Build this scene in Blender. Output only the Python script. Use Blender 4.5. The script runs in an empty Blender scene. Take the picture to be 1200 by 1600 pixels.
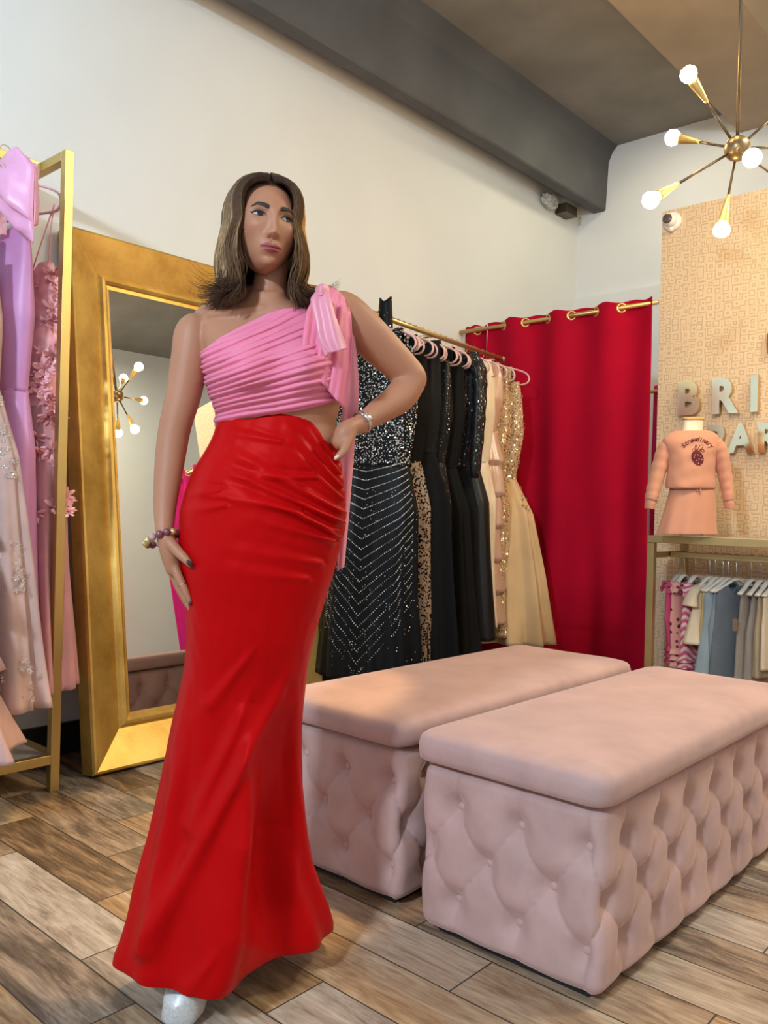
import bpy, math, random
import numpy as np
from mathutils import Vector, Matrix, noise as mnoise
random.seed(7)
PI = math.pi
SC = bpy.context.scene
COL = SC.collection

# ------------------------------------------------------------------ camera
FPX = 1305.0                       # focal length in pixels of the 1200x1600 frame
YAW, PIT, ROL = math.radians(42.0), math.radians(-0.2), math.radians(1.45)
CAM = Vector((0.0, 0.0, 1.05))
FWD = Vector((-math.sin(YAW) * math.cos(PIT), math.cos(YAW) * math.cos(PIT), math.sin(PIT)))
_r0 = FWD.cross(Vector((0, 0, 1))).normalized()
_u0 = _r0.cross(FWD)
RGT = _r0 * math.cos(ROL) + _u0 * math.sin(ROL)
UPV = -_r0 * math.sin(ROL) + _u0 * math.cos(ROL)
cd = bpy.data.cameras.new('camera')
cd.sensor_fit = 'VERTICAL'; cd.sensor_height = 36.0; cd.sensor_width = 27.0
cd.lens = FPX / 1600.0 * 36.0
cd.clip_start = 0.05
cam = bpy.data.objects.new('camera', cd); COL.objects.link(cam)
cam.matrix_world = Matrix(((RGT.x, UPV.x, -FWD.x, CAM.x), (RGT.y, UPV.y, -FWD.y, CAM.y), (RGT.z, UPV.z, -FWD.z, CAM.z), (0, 0, 0, 1)))
SC.camera = cam

# ------------------------------------------------------------------ world, lights, exposure
SC.view_settings.view_transform = 'Standard'
SC.view_settings.look = 'None'
SC.view_settings.gamma = 1.0
SC.view_settings.use_curve_mapping = False
SC.view_settings.exposure = 0.08
W = bpy.data.worlds.new('world'); SC.world = W; W.use_nodes = True
W.node_tree.nodes['Background'].inputs[0].default_value = (0.75, 0.86, 1.0, 1)
W.node_tree.nodes['Background'].inputs[1].default_value = 1.0

def area(name, loc, target, sx, sy, power, color, shape='RECTANGLE'):
    d = bpy.data.lights.new(name, 'AREA'); d.shape = shape; d.size = sx
    if shape == 'RECTANGLE': d.size_y = sy
    d.energy = power; d.color = color
    o = bpy.data.objects.new(name, d); COL.objects.link(o)
    o.location = loc
    o.rotation_euler = (Vector(target) - Vector(loc)).to_track_quat('-Z', 'Y').to_euler()
    return o
# shop window daylight from behind the camera, a cool high key light, a cool ceiling panel beyond the beam
area('window_light', (-2.3, -2.45, 1.5), (-2.6, 2.5, 1.5), 1.0, 1.8, 5, (0.50, 0.80, 1.0))
area('key_light', (-0.35, -2.4, 3.1), (-1.45, 1.6, 0.6), 0.36, 0.26, 150, (0.66, 0.84, 1.0))  # key light behind the camera; its transom opening was added for it
area('ceiling_panel_light', (-2.38, 0.45, 3.72), (-3.3, 0.45, 2.9), 0.10, 2.6, 17, (0.36, 0.72, 1.0))
area('overhead_fill_light', (0.3, 3.4, 3.75), (0.1, 3.4, 0.0), 0.5, 0.5, 60, (0.98, 0.98, 0.76))  # added overhead fill, stands for no known fixture
area('far_wall_fill_light', (-2.3, 5.0, 3.8), (-2.5, 5.0, 0.0), 0.6, 0.3, 9, (1.0, 0.90, 0.64))  # added fill to lift the far wall above the fitting room
def spot(name, loc, target, power, color, ang, blend=0.35, r=0.05):
    d = bpy.data.lights.new(name, 'SPOT'); d.energy = power; d.color = color; d.spot_size = math.radians(ang); d.spot_blend = blend; d.shadow_soft_size = r
    o = bpy.data.objects.new(name, d); COL.objects.link(o); o.location = loc
    o.rotation_euler = (Vector(target) - Vector(loc)).to_track_quat('-Z', 'Y').to_euler()
    return o
# warm fill spots added to brighten the seating and the floor before the mirror
spot('warm_fill_spot', (-1.15, 3.0, 3.7), (-1.25, 2.35, 0.4), 60, (1.0, 0.62, 0.28), 44, 0.5)
spot('warm_fill_spot', (-1.9, 2.2, 3.66), (-2.10, 1.45, 0.0), 300, (1.0, 0.66, 0.26), 22, 0.15)
spot('warm_fill_spot', (-0.1, 3.2, 3.7), (-0.35, 2.1, 0.0), 30, (1.0, 0.62, 0.28), 40, 0.4)

# ------------------------------------------------------------------ helpers
def P(px, py, d):
    """point seen at (px,py) of the photograph, d metres in front of the camera plane"""
    return CAM + (FWD + RGT * ((px - 600.0) / FPX) - UPV * ((py - 800.0) / FPX)) * d

def tag(o, label=None, cat=None, group=None, kind=None):
    if label: o['label'] = label
    if cat: o['category'] = cat
    if group: o['group'] = group
    if kind: o['kind'] = kind
    return o

def world_origin(o):
    v = Vector((0, 0, 0))
    while o is not None:
        v = o.matrix_basis @ v
        o = o.parent
    return v

def mk(name, verts, faces, mat, parent=None, origin=None, smooth=True, cols=None, uvs=None):
    """one mesh object; verts are in the coordinates of the parent (or the world)"""
    verts = [Vector(v) for v in verts]
    if parent is None and origin is None:
        n = len(verts)
        zmin = min(v.z for v in verts)
        origin = Vector((sum(v.x for v in verts) / n, sum(v.y for v in verts) / n, zmin))
    off = Vector(origin) if parent is None else Vector((0, 0, 0))
    me = bpy.data.meshes.new(name)
    me.from_pydata([(v - off)[:] for v in verts], [], faces)
    me.update()
    if smooth:
        me.polygons.foreach_set('use_smooth', [True] * len(me.polygons))
    if cols is not None:
        ca = me.color_attributes.new('col', 'FLOAT_COLOR', 'POINT')
        ca.data.foreach_set('color', np.array([list(c) + [1.0] if len(c) == 3 else list(c) for c in cols], dtype=np.float32).ravel())
    mats = mat if isinstance(mat, (list, tuple)) else [mat]
    for m in mats: me.materials.append(m)
    o = bpy.data.objects.new(name, me); COL.objects.link(o)
    if parent is None: o.location = off
    else: o.parent = parent
    return o

def empty(name, loc=(0, 0, 0), rz=0.0, label=None, cat=None, group=None):
    o = bpy.data.objects.new(name, None); COL.objects.link(o)
    o.location = loc; o.rotation_euler = (0, 0, rz); o.empty_display_size = 0.05
    return tag(o, label, cat, group)

def kids(o):
    return [c for c in COL.objects if c.parent == o]

def copy_tree(o, parent=None):
    c = o.copy(); COL.objects.link(c)
    if parent is not None: c.parent = parent
    for ch in kids(o): copy_tree(ch, c)
    return c

class MB:
    """collects shapes for ONE mesh"""
    def __init__(s): s.v = []; s.f = []; s.c = []; s.col = (1, 1, 1)
    def add(s, v, f, c=None):
        n = len(s.v)
        s.v += [Vector(p) for p in v]
        s.f += [tuple(i + n for i in q) for q in f]
        s.c += (c if c is not None else [s.col] * len(v))
        return s
    def box(s, a, b, M=None):
        x0, y0, z0 = a; x1, y1, z1 = b
        v = [Vector(p) for p in ((x0, y0, z0), (x1, y0, z0), (x1, y1, z0), (x0, y1, z0), (x0, y0, z1), (x1, y0, z1), (x1, y1, z1), (x0, y1, z1))]
        if M is not None: v = [M @ p for p in v]
        return s.add(v, [(0, 3, 2, 1), (4, 5, 6, 7), (0, 1, 5, 4), (1, 2, 6, 5), (2, 3, 7, 6), (3, 0, 4, 7)])
    def rings(s, R, cap0=True, cap1=True, close=True, c=None):
        n = len(R[0]); f = []; v = [p for r in R for p in r]
        m = n if close else n - 1
        for i in range(len(R) - 1):
            for j in range(m):
                k = (j + 1) % n
                f.append((i * n + j, i * n + k, (i + 1) * n + k, (i + 1) * n + j))
        if cap0: f.append(tuple(range(n))[::-1])
        if cap1: f.append(tuple((len(R) - 1) * n + j for j in range(n)))
        return s.add(v, f, c)
    def tube(s, path, rad, n=8, flat=1.0, up=None, caps=True, c=None):
        path = [Vector(p) for p in path]
        if not isinstance(rad, (list, tuple)): rad = [rad] * len(path)
        R = []; prev = None
        for i, p in enumerate(path):
            t = (path[min(i + 1, len(path) - 1)] - path[max(i - 1, 0)])
            if t.length < 1e-9: t = Vector((0, 0, 1))
            t.normalize()
            if prev is None:
                a = Vector(up) if up is not None else (Vector((0, 0, 1)) if abs(t.z) < 0.9 else Vector((1, 0, 0)))
            else: a = prev
            a = a - t * a.dot(t)
            if a.length < 1e-6: a = t.orthogonal()
            a.normalize(); prev = a
            b = t.cross(a)
            R.append([p + a * (rad[i] * math.cos(2 * PI * j / n)) + b * (rad[i] * flat * math.sin(2 * PI * j / n)) for j in range(n)])
        cc = None
        if c is not None: cc = [c[i] for i in range(len(path)) for j in range(n)]
        return s.rings(R, caps, caps, True, cc)
    def lathe(s, c, prof, n=24, M=None, cap=True):
        R = [[Vector((r * math.cos(2 * PI * j / n), r * math.sin(2 * PI * j / n), z)) for j in range(n)] for r, z in prof]
        if M is not None: R = [[M @ p for p in r] for r in R]
        c = Vector(c); R = [[p + c for p in r] for r in R]
        return s.rings(R, cap, cap)
    def sphere(s, c, r, nu=16, nv=10, M=None):
        rr = r if isinstance(r, (list, tuple)) else (r, r, r)
        R = []
        for i in range(nv + 1):
            a = PI * (i + 0.001) / (nv + 0.002)
            ring = [Vector((rr[0] * math.sin(a) * math.cos(2 * PI * j / nu), rr[1] * math.sin(a) * math.sin(2 * PI * j / nu), rr[2] * math.cos(a))) for j in range(nu)]
            if M is not None: ring = [M @ p for p in ring]
            R.append([p + Vector(c) for p in ring])
        return s.rings(R[::-1])
    def grid(s, fn, nu, nv, closeu=False, c=None):
        v = []; f = []
        for j in range(nv + 1):
            for i in range(nu if closeu else nu + 1):
                v.append(fn(i / nu, j / nv))
        w = nu if closeu else nu + 1
        for j in range(nv):
            for i in range(nu):
                k = (i + 1) % w
                f.append((j * w + i, j * w + k, (j + 1) * w + k, (j + 1) * w + i))
        return s.add(v, f, c)
    def mk(s, name, mat, parent=None, origin=None, smooth=True, cols=False, bevel=0, solid=0, sub=0, off=0.0):
        o = mk(name, s.v, s.f, mat, parent, origin, smooth, s.c if cols else None)
        if solid:
            m = o.modifiers.new('solid', 'SOLIDIFY'); m.thickness = solid; m.offset = off
        if bevel:
            m = o.modifiers.new('bevel', 'BEVEL'); m.width = bevel; m.segments = 2; m.limit_method = 'ANGLE'; m.angle_limit = math.radians(40)
            try: m.harden_normals = True
            except Exception: pass
        if sub:
            m = o.modifiers.new('sub', 'SUBSURF'); m.levels = sub; m.render_levels = sub
        return o

def spline(pts, n):
    """Catmull-Rom through tuples/Vectors of any length -> list of n+1 numpy arrays"""
    A = [np.array(p, float) for p in pts]
    A = [2 * A[0] - A[1]] + A + [2 * A[-1] - A[-2]]
    m = len(A) - 3; out = []
    for k in range(n + 1):
        t = k / n * m; i = min(int(t), m - 1); t -= i
        a, b, c, d = A[i:i + 4]
        out.append(0.5 * ((2 * b) + (-a + c) * t + (2 * a - 5 * b + 4 * c - d) * t * t + (-a + 3 * b - 3 * c + d) * t ** 3))
    return out

def interp(x, xs, ys):
    return float(np.interp(x, xs, ys))

def nz(x, y=0.0, z=0.0):
    return mnoise.noise(Vector((x, y, z)))

# ------------------------------------------------------------------ materials
def newmat(name):
    m = bpy.data.materials.new(name); m.use_nodes = True
    nt = m.node_tree
    return m, nt, nt.nodes['Principled BSDF'], nt.nodes.new, nt.links.new

def mat(name, color, rough=0.5, metal=0.0, var=0.06, vscale=8.0, bump=0.0, bscale=60.0, sheen=0.0, spec=0.5,
        coat=0.0, attr=False, trans=0.0, alpha=1.0, sss=0.0, stretch=None, sheen_tint=None, rvar=0.0, spec_tint=None):
    m, nt, b, N, L = newmat(name)
    tc = N('ShaderNodeTexCoord'); src = tc.outputs['Object']
    if stretch:
        mp = N('ShaderNodeMapping'); mp.inputs['Scale'].default_value = stretch; L(src, mp.inputs[0]); src = mp.outputs[0]
    n = N('ShaderNodeTexNoise'); n.inputs['Scale'].default_value = vscale; n.inputs['Detail'].default_value = 4
    L(src, n.inputs['Vector'])
    mr = N('ShaderNodeMapRange'); mr.inputs[1].default_value = 0.25; mr.inputs[2].default_value = 0.75
    mr.inputs[3].default_value = 1 - var * 2; mr.inputs[4].default_value = 1 + var * 2
    L(n.outputs[0], mr.inputs[0])
    vm = N('ShaderNodeVectorMath'); vm.operation = 'SCALE'
    if attr:
        a = N('ShaderNodeVertexColor'); a.layer_name = 'col'; L(a.outputs[0], vm.inputs[0])
    else:
        vm.inputs[0].default_value = color[:3]
    L(mr.outputs[0], vm.inputs['Scale']); L(vm.outputs[0], b.inputs['Base Color'])
    b.inputs['Roughness'].default_value = rough; b.inputs['Metallic'].default_value = metal
    if rvar:
        r2 = N('ShaderNodeMapRange'); r2.inputs[3].default_value = rough - rvar; r2.inputs[4].default_value = rough + rvar
        L(n.outputs[0], r2.inputs[0]); L(r2.outputs[0], b.inputs['Roughness'])
    b.inputs['Specular IOR Level'].default_value = spec
    if spec_tint: b.inputs['Specular Tint'].default_value = (*spec_tint, 1)
    b.inputs['Coat Weight'].default_value = coat
    b.inputs['Sheen Weight'].default_value = sheen; b.inputs['Sheen Roughness'].default_value = 0.4
    if sheen_tint: b.inputs['Sheen Tint'].default_value = (*sheen_tint, 1)
    b.inputs['Transmission Weight'].default_value = trans; b.inputs['Alpha'].default_value = alpha
    if sss:
        b.inputs['Subsurface Weight'].default_value = sss; b.inputs['Subsurface Radius'].default_value = (0.02, 0.008, 0.004); b.inputs['Subsurface Scale'].default_value = 0.5
    if bump:
        bn = N('ShaderNodeTexNoise'); bn.inputs['Scale'].default_value = bscale; bn.inputs['Detail'].default_value = 5
        L(src, bn.inputs['Vector'])
        bp = N('ShaderNodeBump'); bp.inputs['Strength'].default_value = bump; bp.inputs['Distance'].default_value = 0.01
        L(bn.outputs[0], bp.inputs['Height']); L(bp.outputs[0], b.inputs['Normal'])
    return m

def studs(name, base, scale, size, dot=(0.9, 0.88, 0.82), rough=0.5, density=1.0, dark=0.15, metal=0.0, dotmetal=0.6, alpha=1.0, stretch=None, fade=None):
    """cloth with small bright stones or sequins"""
    m, nt, b, N, L = newmat(name)
    tc = N('ShaderNodeTexCoord'); src = tc.outputs['Object']
    if stretch:
        mp = N('ShaderNodeMapping'); mp.inputs['Scale'].default_value = stretch; L(src, mp.inputs[0]); src = mp.outputs[0]
    vo = N('ShaderNodeTexVoronoi'); vo.inputs['Scale'].default_value = scale; L(src, vo.inputs['Vector'])
    lt = N('ShaderNodeMath'); lt.operation = 'LESS_THAN'; lt.inputs[1].default_value = size; L(vo.outputs['Distance'], lt.inputs[0])
    sep = N('ShaderNodeSeparateColor'); L(vo.outputs['Color'], sep.inputs[0])
    l2 = N('ShaderNodeMath'); l2.operation = 'LESS_THAN'; l2.inputs[1].default_value = density; L(sep.outputs[0], l2.inputs[0])
    if fade is not None:       # stones thin out downwards between two heights
        sx = N('ShaderNodeSeparateXYZ'); L(tc.outputs['Object'], sx.inputs[0])
        mr = N('ShaderNodeMapRange'); mr.inputs[1].default_value = fade[0]; mr.inputs[2].default_value = fade[1]
        mr.inputs[3].default_value = fade[2]; mr.inputs[4].default_value = fade[3]; L(sx.outputs[2], mr.inputs[0]); L(mr.outputs[0], l2.inputs[1])
    mu = N('ShaderNodeMath'); mu.operation = 'MULTIPLY'; L(lt.outputs[0], mu.inputs[0]); L(l2.outputs[0], mu.inputs[1])
    br = N('ShaderNodeMath'); br.operation = 'MULTIPLY_ADD'; br.inputs[1].default_value = 0.6; br.inputs[2].default_value = 0.45; L(sep.outputs[1], br.inputs[0])
    vs = N('ShaderNodeVectorMath'); vs.operation = 'SCALE'; vs.inputs[0].default_value = dot; L(br.outputs[0], vs.inputs['Scale'])
    mx = N('ShaderNodeMix'); mx.data_type = 'RGBA'; L(mu.outputs[0], mx.inputs[0])
    mx.inputs[6].default_value = (*base, 1); L(vs.outputs[0], mx.inputs[7]); L(mx.outputs[2], b.inputs['Base Color'])
    b.inputs['Specular IOR Level'].default_value = 0.15
    mm = N('ShaderNodeMath'); mm.operation = 'MULTIPLY'; mm.inputs[1].default_value = dotmetal; L(mu.outputs[0], mm.inputs[0]); L(mm.outputs[0], b.inputs['Metallic'])
    rr = N('ShaderNodeMapRange'); rr.inputs[3].default_value = rough; rr.inputs[4].default_value = 0.25; L(mu.outputs[0], rr.inputs[0]); L(rr.outputs[0], b.inputs['Roughness'])
    if alpha < 1:
        al = N('ShaderNodeMath'); al.operation = 'MAXIMUM'; al.inputs[1].default_value = alpha; L(mu.outputs[0], al.inputs[0]); L(al.outputs[0], b.inputs['Alpha'])
    # each stone is tilted its own way
    vn = N('ShaderNodeVectorMath'); vn.operation = 'SUBTRACT'; vn.inputs[1].default_value = (0.5, 0.5, 0.5); L(vo.outputs['Color'], vn.inputs[0])
    v2 = N('ShaderNodeVectorMath'); v2.operation = 'SCALE'; L(vn.outputs[0], v2.inputs[0]); L(mu.outputs[0], v2.inputs['Scale'])
    ge = N('ShaderNodeNewGeometry')
    v3 = N('ShaderNodeVectorMath'); v3.operation = 'ADD'; L(ge.outputs['Normal'], v3.inputs[0]); L(v2.outputs[0], v3.inputs[1])
    v4 = N('ShaderNodeVectorMath'); v4.operation = 'NORMALIZE'; L(v3.outputs[0], v4.inputs[0]); L(v4.outputs[0], b.inputs['Normal'])
    return m

def emis(name, color, strength):
    m, nt, b, N, L = newmat(name)
    b.inputs['Base Color'].default_value = (*color, 1)
    b.inputs['Emission Color'].default_value = (*color, 1); b.inputs['Emission Strength'].default_value = strength
    return m

M_ = {}
M_['wall'] = mat('white_plaster', (0.78, 0.78, 0.765), 0.75, var=0.02, vscale=1.5, bump=0.05, bscale=30)
M_['ceiling'] = mat('dark_grey_concrete', (0.26, 0.24, 0.215), 0.85, var=0.10, vscale=2.5, bump=0.35, bscale=45)
M_['beam'] = mat('dark_grey_beam_concrete', (0.10, 0.10, 0.105), 0.85, var=0.10, vscale=2.5, bump=0.35, bscale=45)
M_['brass'] = mat('gold_metal', (0.62, 0.45, 0.17), 0.36, 0.85, var=0.05, vscale=4, rvar=0.06)
M_['brassd'] = mat('antique_gold_metal', (0.50, 0.36, 0.15), 0.38, 0.85, var=0.08, vscale=5)
M_['black'] = mat('black_paint', (0.012, 0.012, 0.013), 0.5)
M_['steel'] = mat('steel', (0.6, 0.6, 0.6), 0.25, 1.0)
M_['pinkvelvet'] = mat('pink_velvet_flocking', (0.72, 0.42, 0.38), 0.8, sheen=0.5)
M_['white'] = mat('white_plastic', (0.72, 0.70, 0.66), 0.4)

def floor_mat():
    m, nt, b, N, L = newmat('wood_look_tiles')
    def mth(op, a, bb=None, c=None):
        n = N('ShaderNodeMath'); n.operation = op
        for i, v in enumerate((a, bb, c)):
            if v is None: continue
            if isinstance(v, (int, float)): n.inputs[i].default_value = v
            else: L(v, n.inputs[i])
        return n.outputs[0]
    ge = N('ShaderNodeNewGeometry'); s = N('ShaderNodeSeparateXYZ'); L(ge.outputs['Position'], s.inputs[0])
    X, Y = s.outputs[0], s.outputs[1]
    ry = mth('DIVIDE', mth('SUBTRACT', Y, 0.97), 0.1655)
    row = mth('FLOOR', ry); fy = mth('FRACT', ry)
    u = mth('DIVIDE', mth('ADD', mth('ADD', X, 1.773), mth('MULTIPLY', row, 0.2335)), 0.69)
    pid = mth('FLOOR', u); fu = mth('FRACT', u)
    ey = mth('MULTIPLY', mth('MINIMUM', fy, mth('SUBTRACT', 1.0, fy)), 0.1655)
    eu = mth('MULTIPLY', mth('MINIMUM', fu, mth('SUBTRACT', 1.0, fu)), 0.69)
    e = mth('MINIMUM', ey, eu)
    grout = N('ShaderNodeMapRange'); grout.inputs[1].default_value = 0.0012; grout.inputs[2].default_value = 0.0026; L(e, grout.inputs[0])
    cb = N('ShaderNodeCombineXYZ'); L(row, cb.inputs[0]); L(pid, cb.inputs[1])
    wn = N('ShaderNodeTexWhiteNoise'); L(cb.outputs[0], wn.inputs[0])
    sc = N('ShaderNodeSeparateColor'); L(wn.outputs['Color'], sc.inputs[0])
    # grain coordinates, shifted per tile
    off = N('ShaderNodeVectorMath'); off.operation = 'SCALE'; off.inputs['Scale'].default_value = 37.0; L(wn.outputs['Color'], off.inputs[0])
    add = N('ShaderNodeVectorMath'); L(ge.outputs['Position'], add.inputs[0]); L(off.outputs[0], add.inputs[1])
    mp = N('ShaderNodeMapping'); mp.inputs['Scale'].default_value = (2.2, 11.0, 1.0); L(add.outputs[0], mp.inputs[0])
    g1 = N('ShaderNodeTexNoise'); g1.inputs['Scale'].default_value = 1.6; g1.inputs['Detail'].default_value = 8; g1.inputs['Roughness'].default_value = 0.72; g1.inputs['Distortion'].default_value = 0.6; L(mp.outputs[0], g1.inputs['Vector'])
    mp2 = N('ShaderNodeMapping'); mp2.inputs['Scale'].default_value = (6.0, 60.0, 1.0); L(add.outputs[0], mp2.inputs[0])
    g2 = N('ShaderNodeTexNoise'); g2.inputs['Scale'].default_value = 2.0; g2.inputs['Detail'].default_value = 6; L(mp2.outputs[0], g2.inputs['Vector'])
    mixv = mth('ADD', mth('MULTIPLY', g1.outputs[0], 0.72), mth('MULTIPLY', g2.outputs[0], 0.28))
    def tile(r, p): return mth('MULTIPLY', mth('COMPARE', row, r, 0.1), mth('COMPARE', pid, p, 0.1))
    pale = mth('ADD', tile(0, -1), tile(3, 1))          # two tiles paler than the rest
    shift = mth('ADD', mth('MULTIPLY_ADD', sc.outputs[0], 0.20, -0.075), mth('MULTIPLY', pale, 0.10))
    cr = N('ShaderNodeValToRGB'); L(mth('ADD', mixv, shift), cr.inputs[0])
    el = cr.color_ramp.elements
    el[0].position = 0.30; el[0].color = (0.066, 0.038, 0.022, 1)
    el[1].position = 0.80; el[1].color = (0.68, 0.57, 0.47, 1)
    a = el.new(0.42); a.color = (0.15, 0.098, 0.062, 1)
    a = el.new(0.52); a.color = (0.33, 0.21, 0.125, 1)
    a = el.new(0.64); a.color = (0.50, 0.36, 0.24, 1)
    # some tiles greyer
    hs = N('ShaderNodeHueSaturation'); L(cr.outputs[0], hs.inputs['Color']); L(mth('MULTIPLY_ADD', sc.outputs[1], 0.60, 0.62), hs.inputs['Saturation'])
    mx = N('ShaderNodeMix'); mx.data_type = 'RGBA'; L(grout.outputs[0], mx.inputs[0]); mx.inputs[6].default_value = (0.035, 0.028, 0.022, 1); L(hs.outputs[0], mx.inputs[7])
    L(mx.outputs[2], b.inputs['Base Color'])
    b.inputs['Roughness'].default_value = 0.42
    rr = N('ShaderNodeMapRange'); rr.inputs[3].default_value = 0.30; rr.inputs[4].default_value = 0.55; L(g1.outputs[0], rr.inputs[0]); L(rr.outputs[0], b.inputs['Roughness'])
    bp = N('ShaderNodeBump'); bp.inputs['Strength'].default_value = 0.35; bp.inputs['Distance'].default_value = 0.003
    L(mth('ADD', mth('MULTIPLY', mixv, 0.3), grout.outputs[0]), bp.inputs['Height']); L(bp.outputs[0], b.inputs['Normal'])
    return m
M_['floor'] = floor_mat()

def wallpaper_mat():
    m, nt, b, N, L = newmat('gold_maze_wallpaper')
    ge = N('ShaderNodeNewGeometry')
    mp = N('ShaderNodeMapping'); mp.inputs['Scale'].default_value = (23, 23, 23); L(ge.outputs['Position'], mp.inputs[0])
    vo = N('ShaderNodeTexVoronoi'); vo.distance = 'CHEBYCHEV'; vo.inputs['Scale'].default_value = 1.0; vo.inputs['Randomness'].default_value = 0.55
    vo.voronoi_dimensions = '2D'
    sx = N('ShaderNodeSeparateXYZ'); L(mp.outputs[0], sx.inputs[0]); cb = N('ShaderNodeCombineXYZ'); L(sx.outputs[0], cb.inputs[0]); L(sx.outputs[2], cb.inputs[1])
    L(cb.outputs[0], vo.inputs['Vector'])
    # concentric square rings in each cell make a maze-like pattern
    mu = N('ShaderNodeMath'); mu.operation = 'MULTIPLY'; mu.inputs[1].default_value = 2.6; L(vo.outputs['Distance'], mu.inputs[0])
    sc = N('ShaderNodeSeparateColor'); L(vo.outputs['Color'], sc.inputs[0])
    ad = N('ShaderNodeMath'); ad.operation = 'ADD'; L(mu.outputs[0], ad.inputs[0]); L(sc.outputs[0], ad.inputs[1])
    pp = N('ShaderNodeMath'); pp.operation = 'PINGPONG'; pp.inputs[1].default_value = 0.5; L(ad.outputs[0], pp.inputs[0])
    mr = N('ShaderNodeMapRange'); mr.inputs[1].default_value = 0.10; mr.inputs[2].default_value = 0.22; L(pp.outputs[0], mr.inputs[0])
    mx = N('ShaderNodeMix'); mx.data_type = 'RGBA'; L(mr.outputs[0], mx.inputs[0])
    mx.inputs[6].default_value = (0.56, 0.40, 0.24, 1); mx.inputs[7].default_value = (0.74, 0.54, 0.34, 1)
    L(mx.outputs[2], b.inputs['Base Color'])
    b.inputs['Roughness'].default_value = 0.5; b.inputs['Metallic'].default_value = 0.1
    bp = N('ShaderNodeBump'); bp.inputs['Strength'].default_value = 0.3; bp.inputs['Distance'].default_value = 0.002; L(mr.outputs[0], bp.inputs['Height']); L(bp.outputs[0], b.inputs['Normal'])
    return m
M_['paper'] = wallpaper_mat()

# ------------------------------------------------------------------ the room
WX, BY, CZ = -3.30, 5.85, 3.85
RX, FY = 0.95, -2.6
def struct(name, bx, m, **k):
    mb = MB()
    for a, b in bx: mb.box(a, b)
    return tag(mb.mk(name, m, smooth=False, **k), kind='structure')
struct('floor', [((WX - 0.2, FY - 0.2, -0.1), (RX + 0.2, BY + 0.2, 0.0))], M_['floor'])
struct('ceiling', [((WX - 0.2, FY - 0.2, CZ), (RX + 0.2, BY + 0.2, CZ + 0.15))], M_['ceiling'])
struct('wall_left', [((WX - 0.15, FY, 0), (WX, BY, CZ))], M_['wall'])
struct('wall_right', [((RX, FY, 0), (RX + 0.15, BY, CZ))], M_['wall'])
struct('wall_back', [((WX, BY, 0), (RX, BY + 0.15, CZ)), ((WX, BY - 0.035, 0), (RX, BY, 2.73))], M_['wall'])
# shop front: wall with a wide window
struct('wall_front', [((WX, FY - 0.15, 0), (RX, FY, 0.35)), ((WX, FY - 0.15, 2.75), (RX, FY, 2.88)), ((WX, FY - 0.15, 3.32), (RX, FY, CZ)), ((WX, FY - 0.15, 2.88), (-0.75, FY, 3.32)), ((0.05, FY - 0.15, 2.88), (RX, FY, 3.32)), ((WX, FY - 0.15, 0.35), (-2.95, FY, 2.75)), ((0.55, FY - 0.15, 0.35), (RX, FY, 2.75))], M_['wall'])
wf = MB()
for a, b in (((-2.95, FY - 0.1, 0.35), (0.55, FY - 0.04, 0.41)), ((-2.95, FY - 0.1, 2.69), (0.55, FY - 0.04, 2.75)), ((-2.95, FY - 0.1, 0.41), (-2.89, FY - 0.04, 2.69)), ((0.49, FY - 0.1, 0.41), (0.55, FY - 0.04, 2.69)), ((-1.23, FY - 0.1, 0.41), (-1.17, FY - 0.04, 2.69))): wf.box(a, b)
w1 = tag(wf.mk('window_1', M_['black'], smooth=False), kind='structure')
glassm = mat('window_glass', (1, 1, 1), 0.02, trans=1.0)
g = MB().box((-2.89, FY - 0.075, 0.41), (0.49, FY - 0.065, 2.69)); o = g.mk('window_pane', glassm, smooth=False)
o.parent = w1; o.matrix_parent_inverse = Matrix.Translation(-w1.location)
wf = MB()
for a, b in (((-0.75, FY - 0.1, 2.88), (0.05, FY - 0.04, 2.92)), ((-0.75, FY - 0.1, 3.28), (0.05, FY - 0.04, 3.32)), ((-0.75, FY - 0.1, 2.92), (-0.71, FY - 0.04, 3.28)), ((0.01, FY - 0.1, 2.92), (0.05, FY - 0.04, 3.28))): wf.box(a, b)
w2 = tag(wf.mk('added_transom', M_['black'], smooth=False), kind='structure')  # unseen transom, added as an opening for the key light
g = MB().box((-0.71, FY - 0.075, 2.92), (0.01, FY - 0.065, 3.28)); o = g.mk('window_pane', glassm, smooth=False)
o.parent = w2; o.matrix_parent_inverse = Matrix.Translation(-w2.location)
# concrete beams
bm1 = MB()
prof = [(-3.17, CZ + .02), (-3.17, 3.38), (-3.16, 3.372), (-3.075, 3.372), (-3.065, 3.382), (-3.05, 3.74), (-3.02, 3.81), (-2.96, CZ + .02)]
bm1.rings([[Vector((x + 0.004 * nz(y * 1.7, x * 9), y, z + 0.004 * nz(y * 1.3, z * 5, 3))) for x, z in prof] for y in np.linspace(FY, BY, 60)])
tag(bm1.mk('trim_1', M_['beam'], smooth=False), kind='structure')
bm2 = MB(); prof = [(-2.18, CZ + .02), (-2.07, 3.69), (-1.55, 3.69), (-1.44, CZ + .02)]
bm2.rings([[Vector((x, y, z)) for x, z in prof] for y in (FY, BY)])
tag(bm2.mk('trim_2', mat('tan_painted_concrete', (0.40, 0.31, 0.22), 0.85, var=0.05, vscale=3, bump=0.2), smooth=False), kind='structure')
bm3 = MB(); prof = [(-0.72, CZ + .02), (-0.70, 3.72), (-0.46, 3.72), (-0.44, CZ + .02)]
bm3.rings([[Vector((x, y, z)) for x, z in prof] for y in (FY, BY)])
tag(bm3.mk('trim_3', mat('tan_painted_beam', (0.40, 0.31, 0.22), 0.85, var=0.05, vscale=3, bump=0.2), smooth=False), kind='structure')
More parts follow.
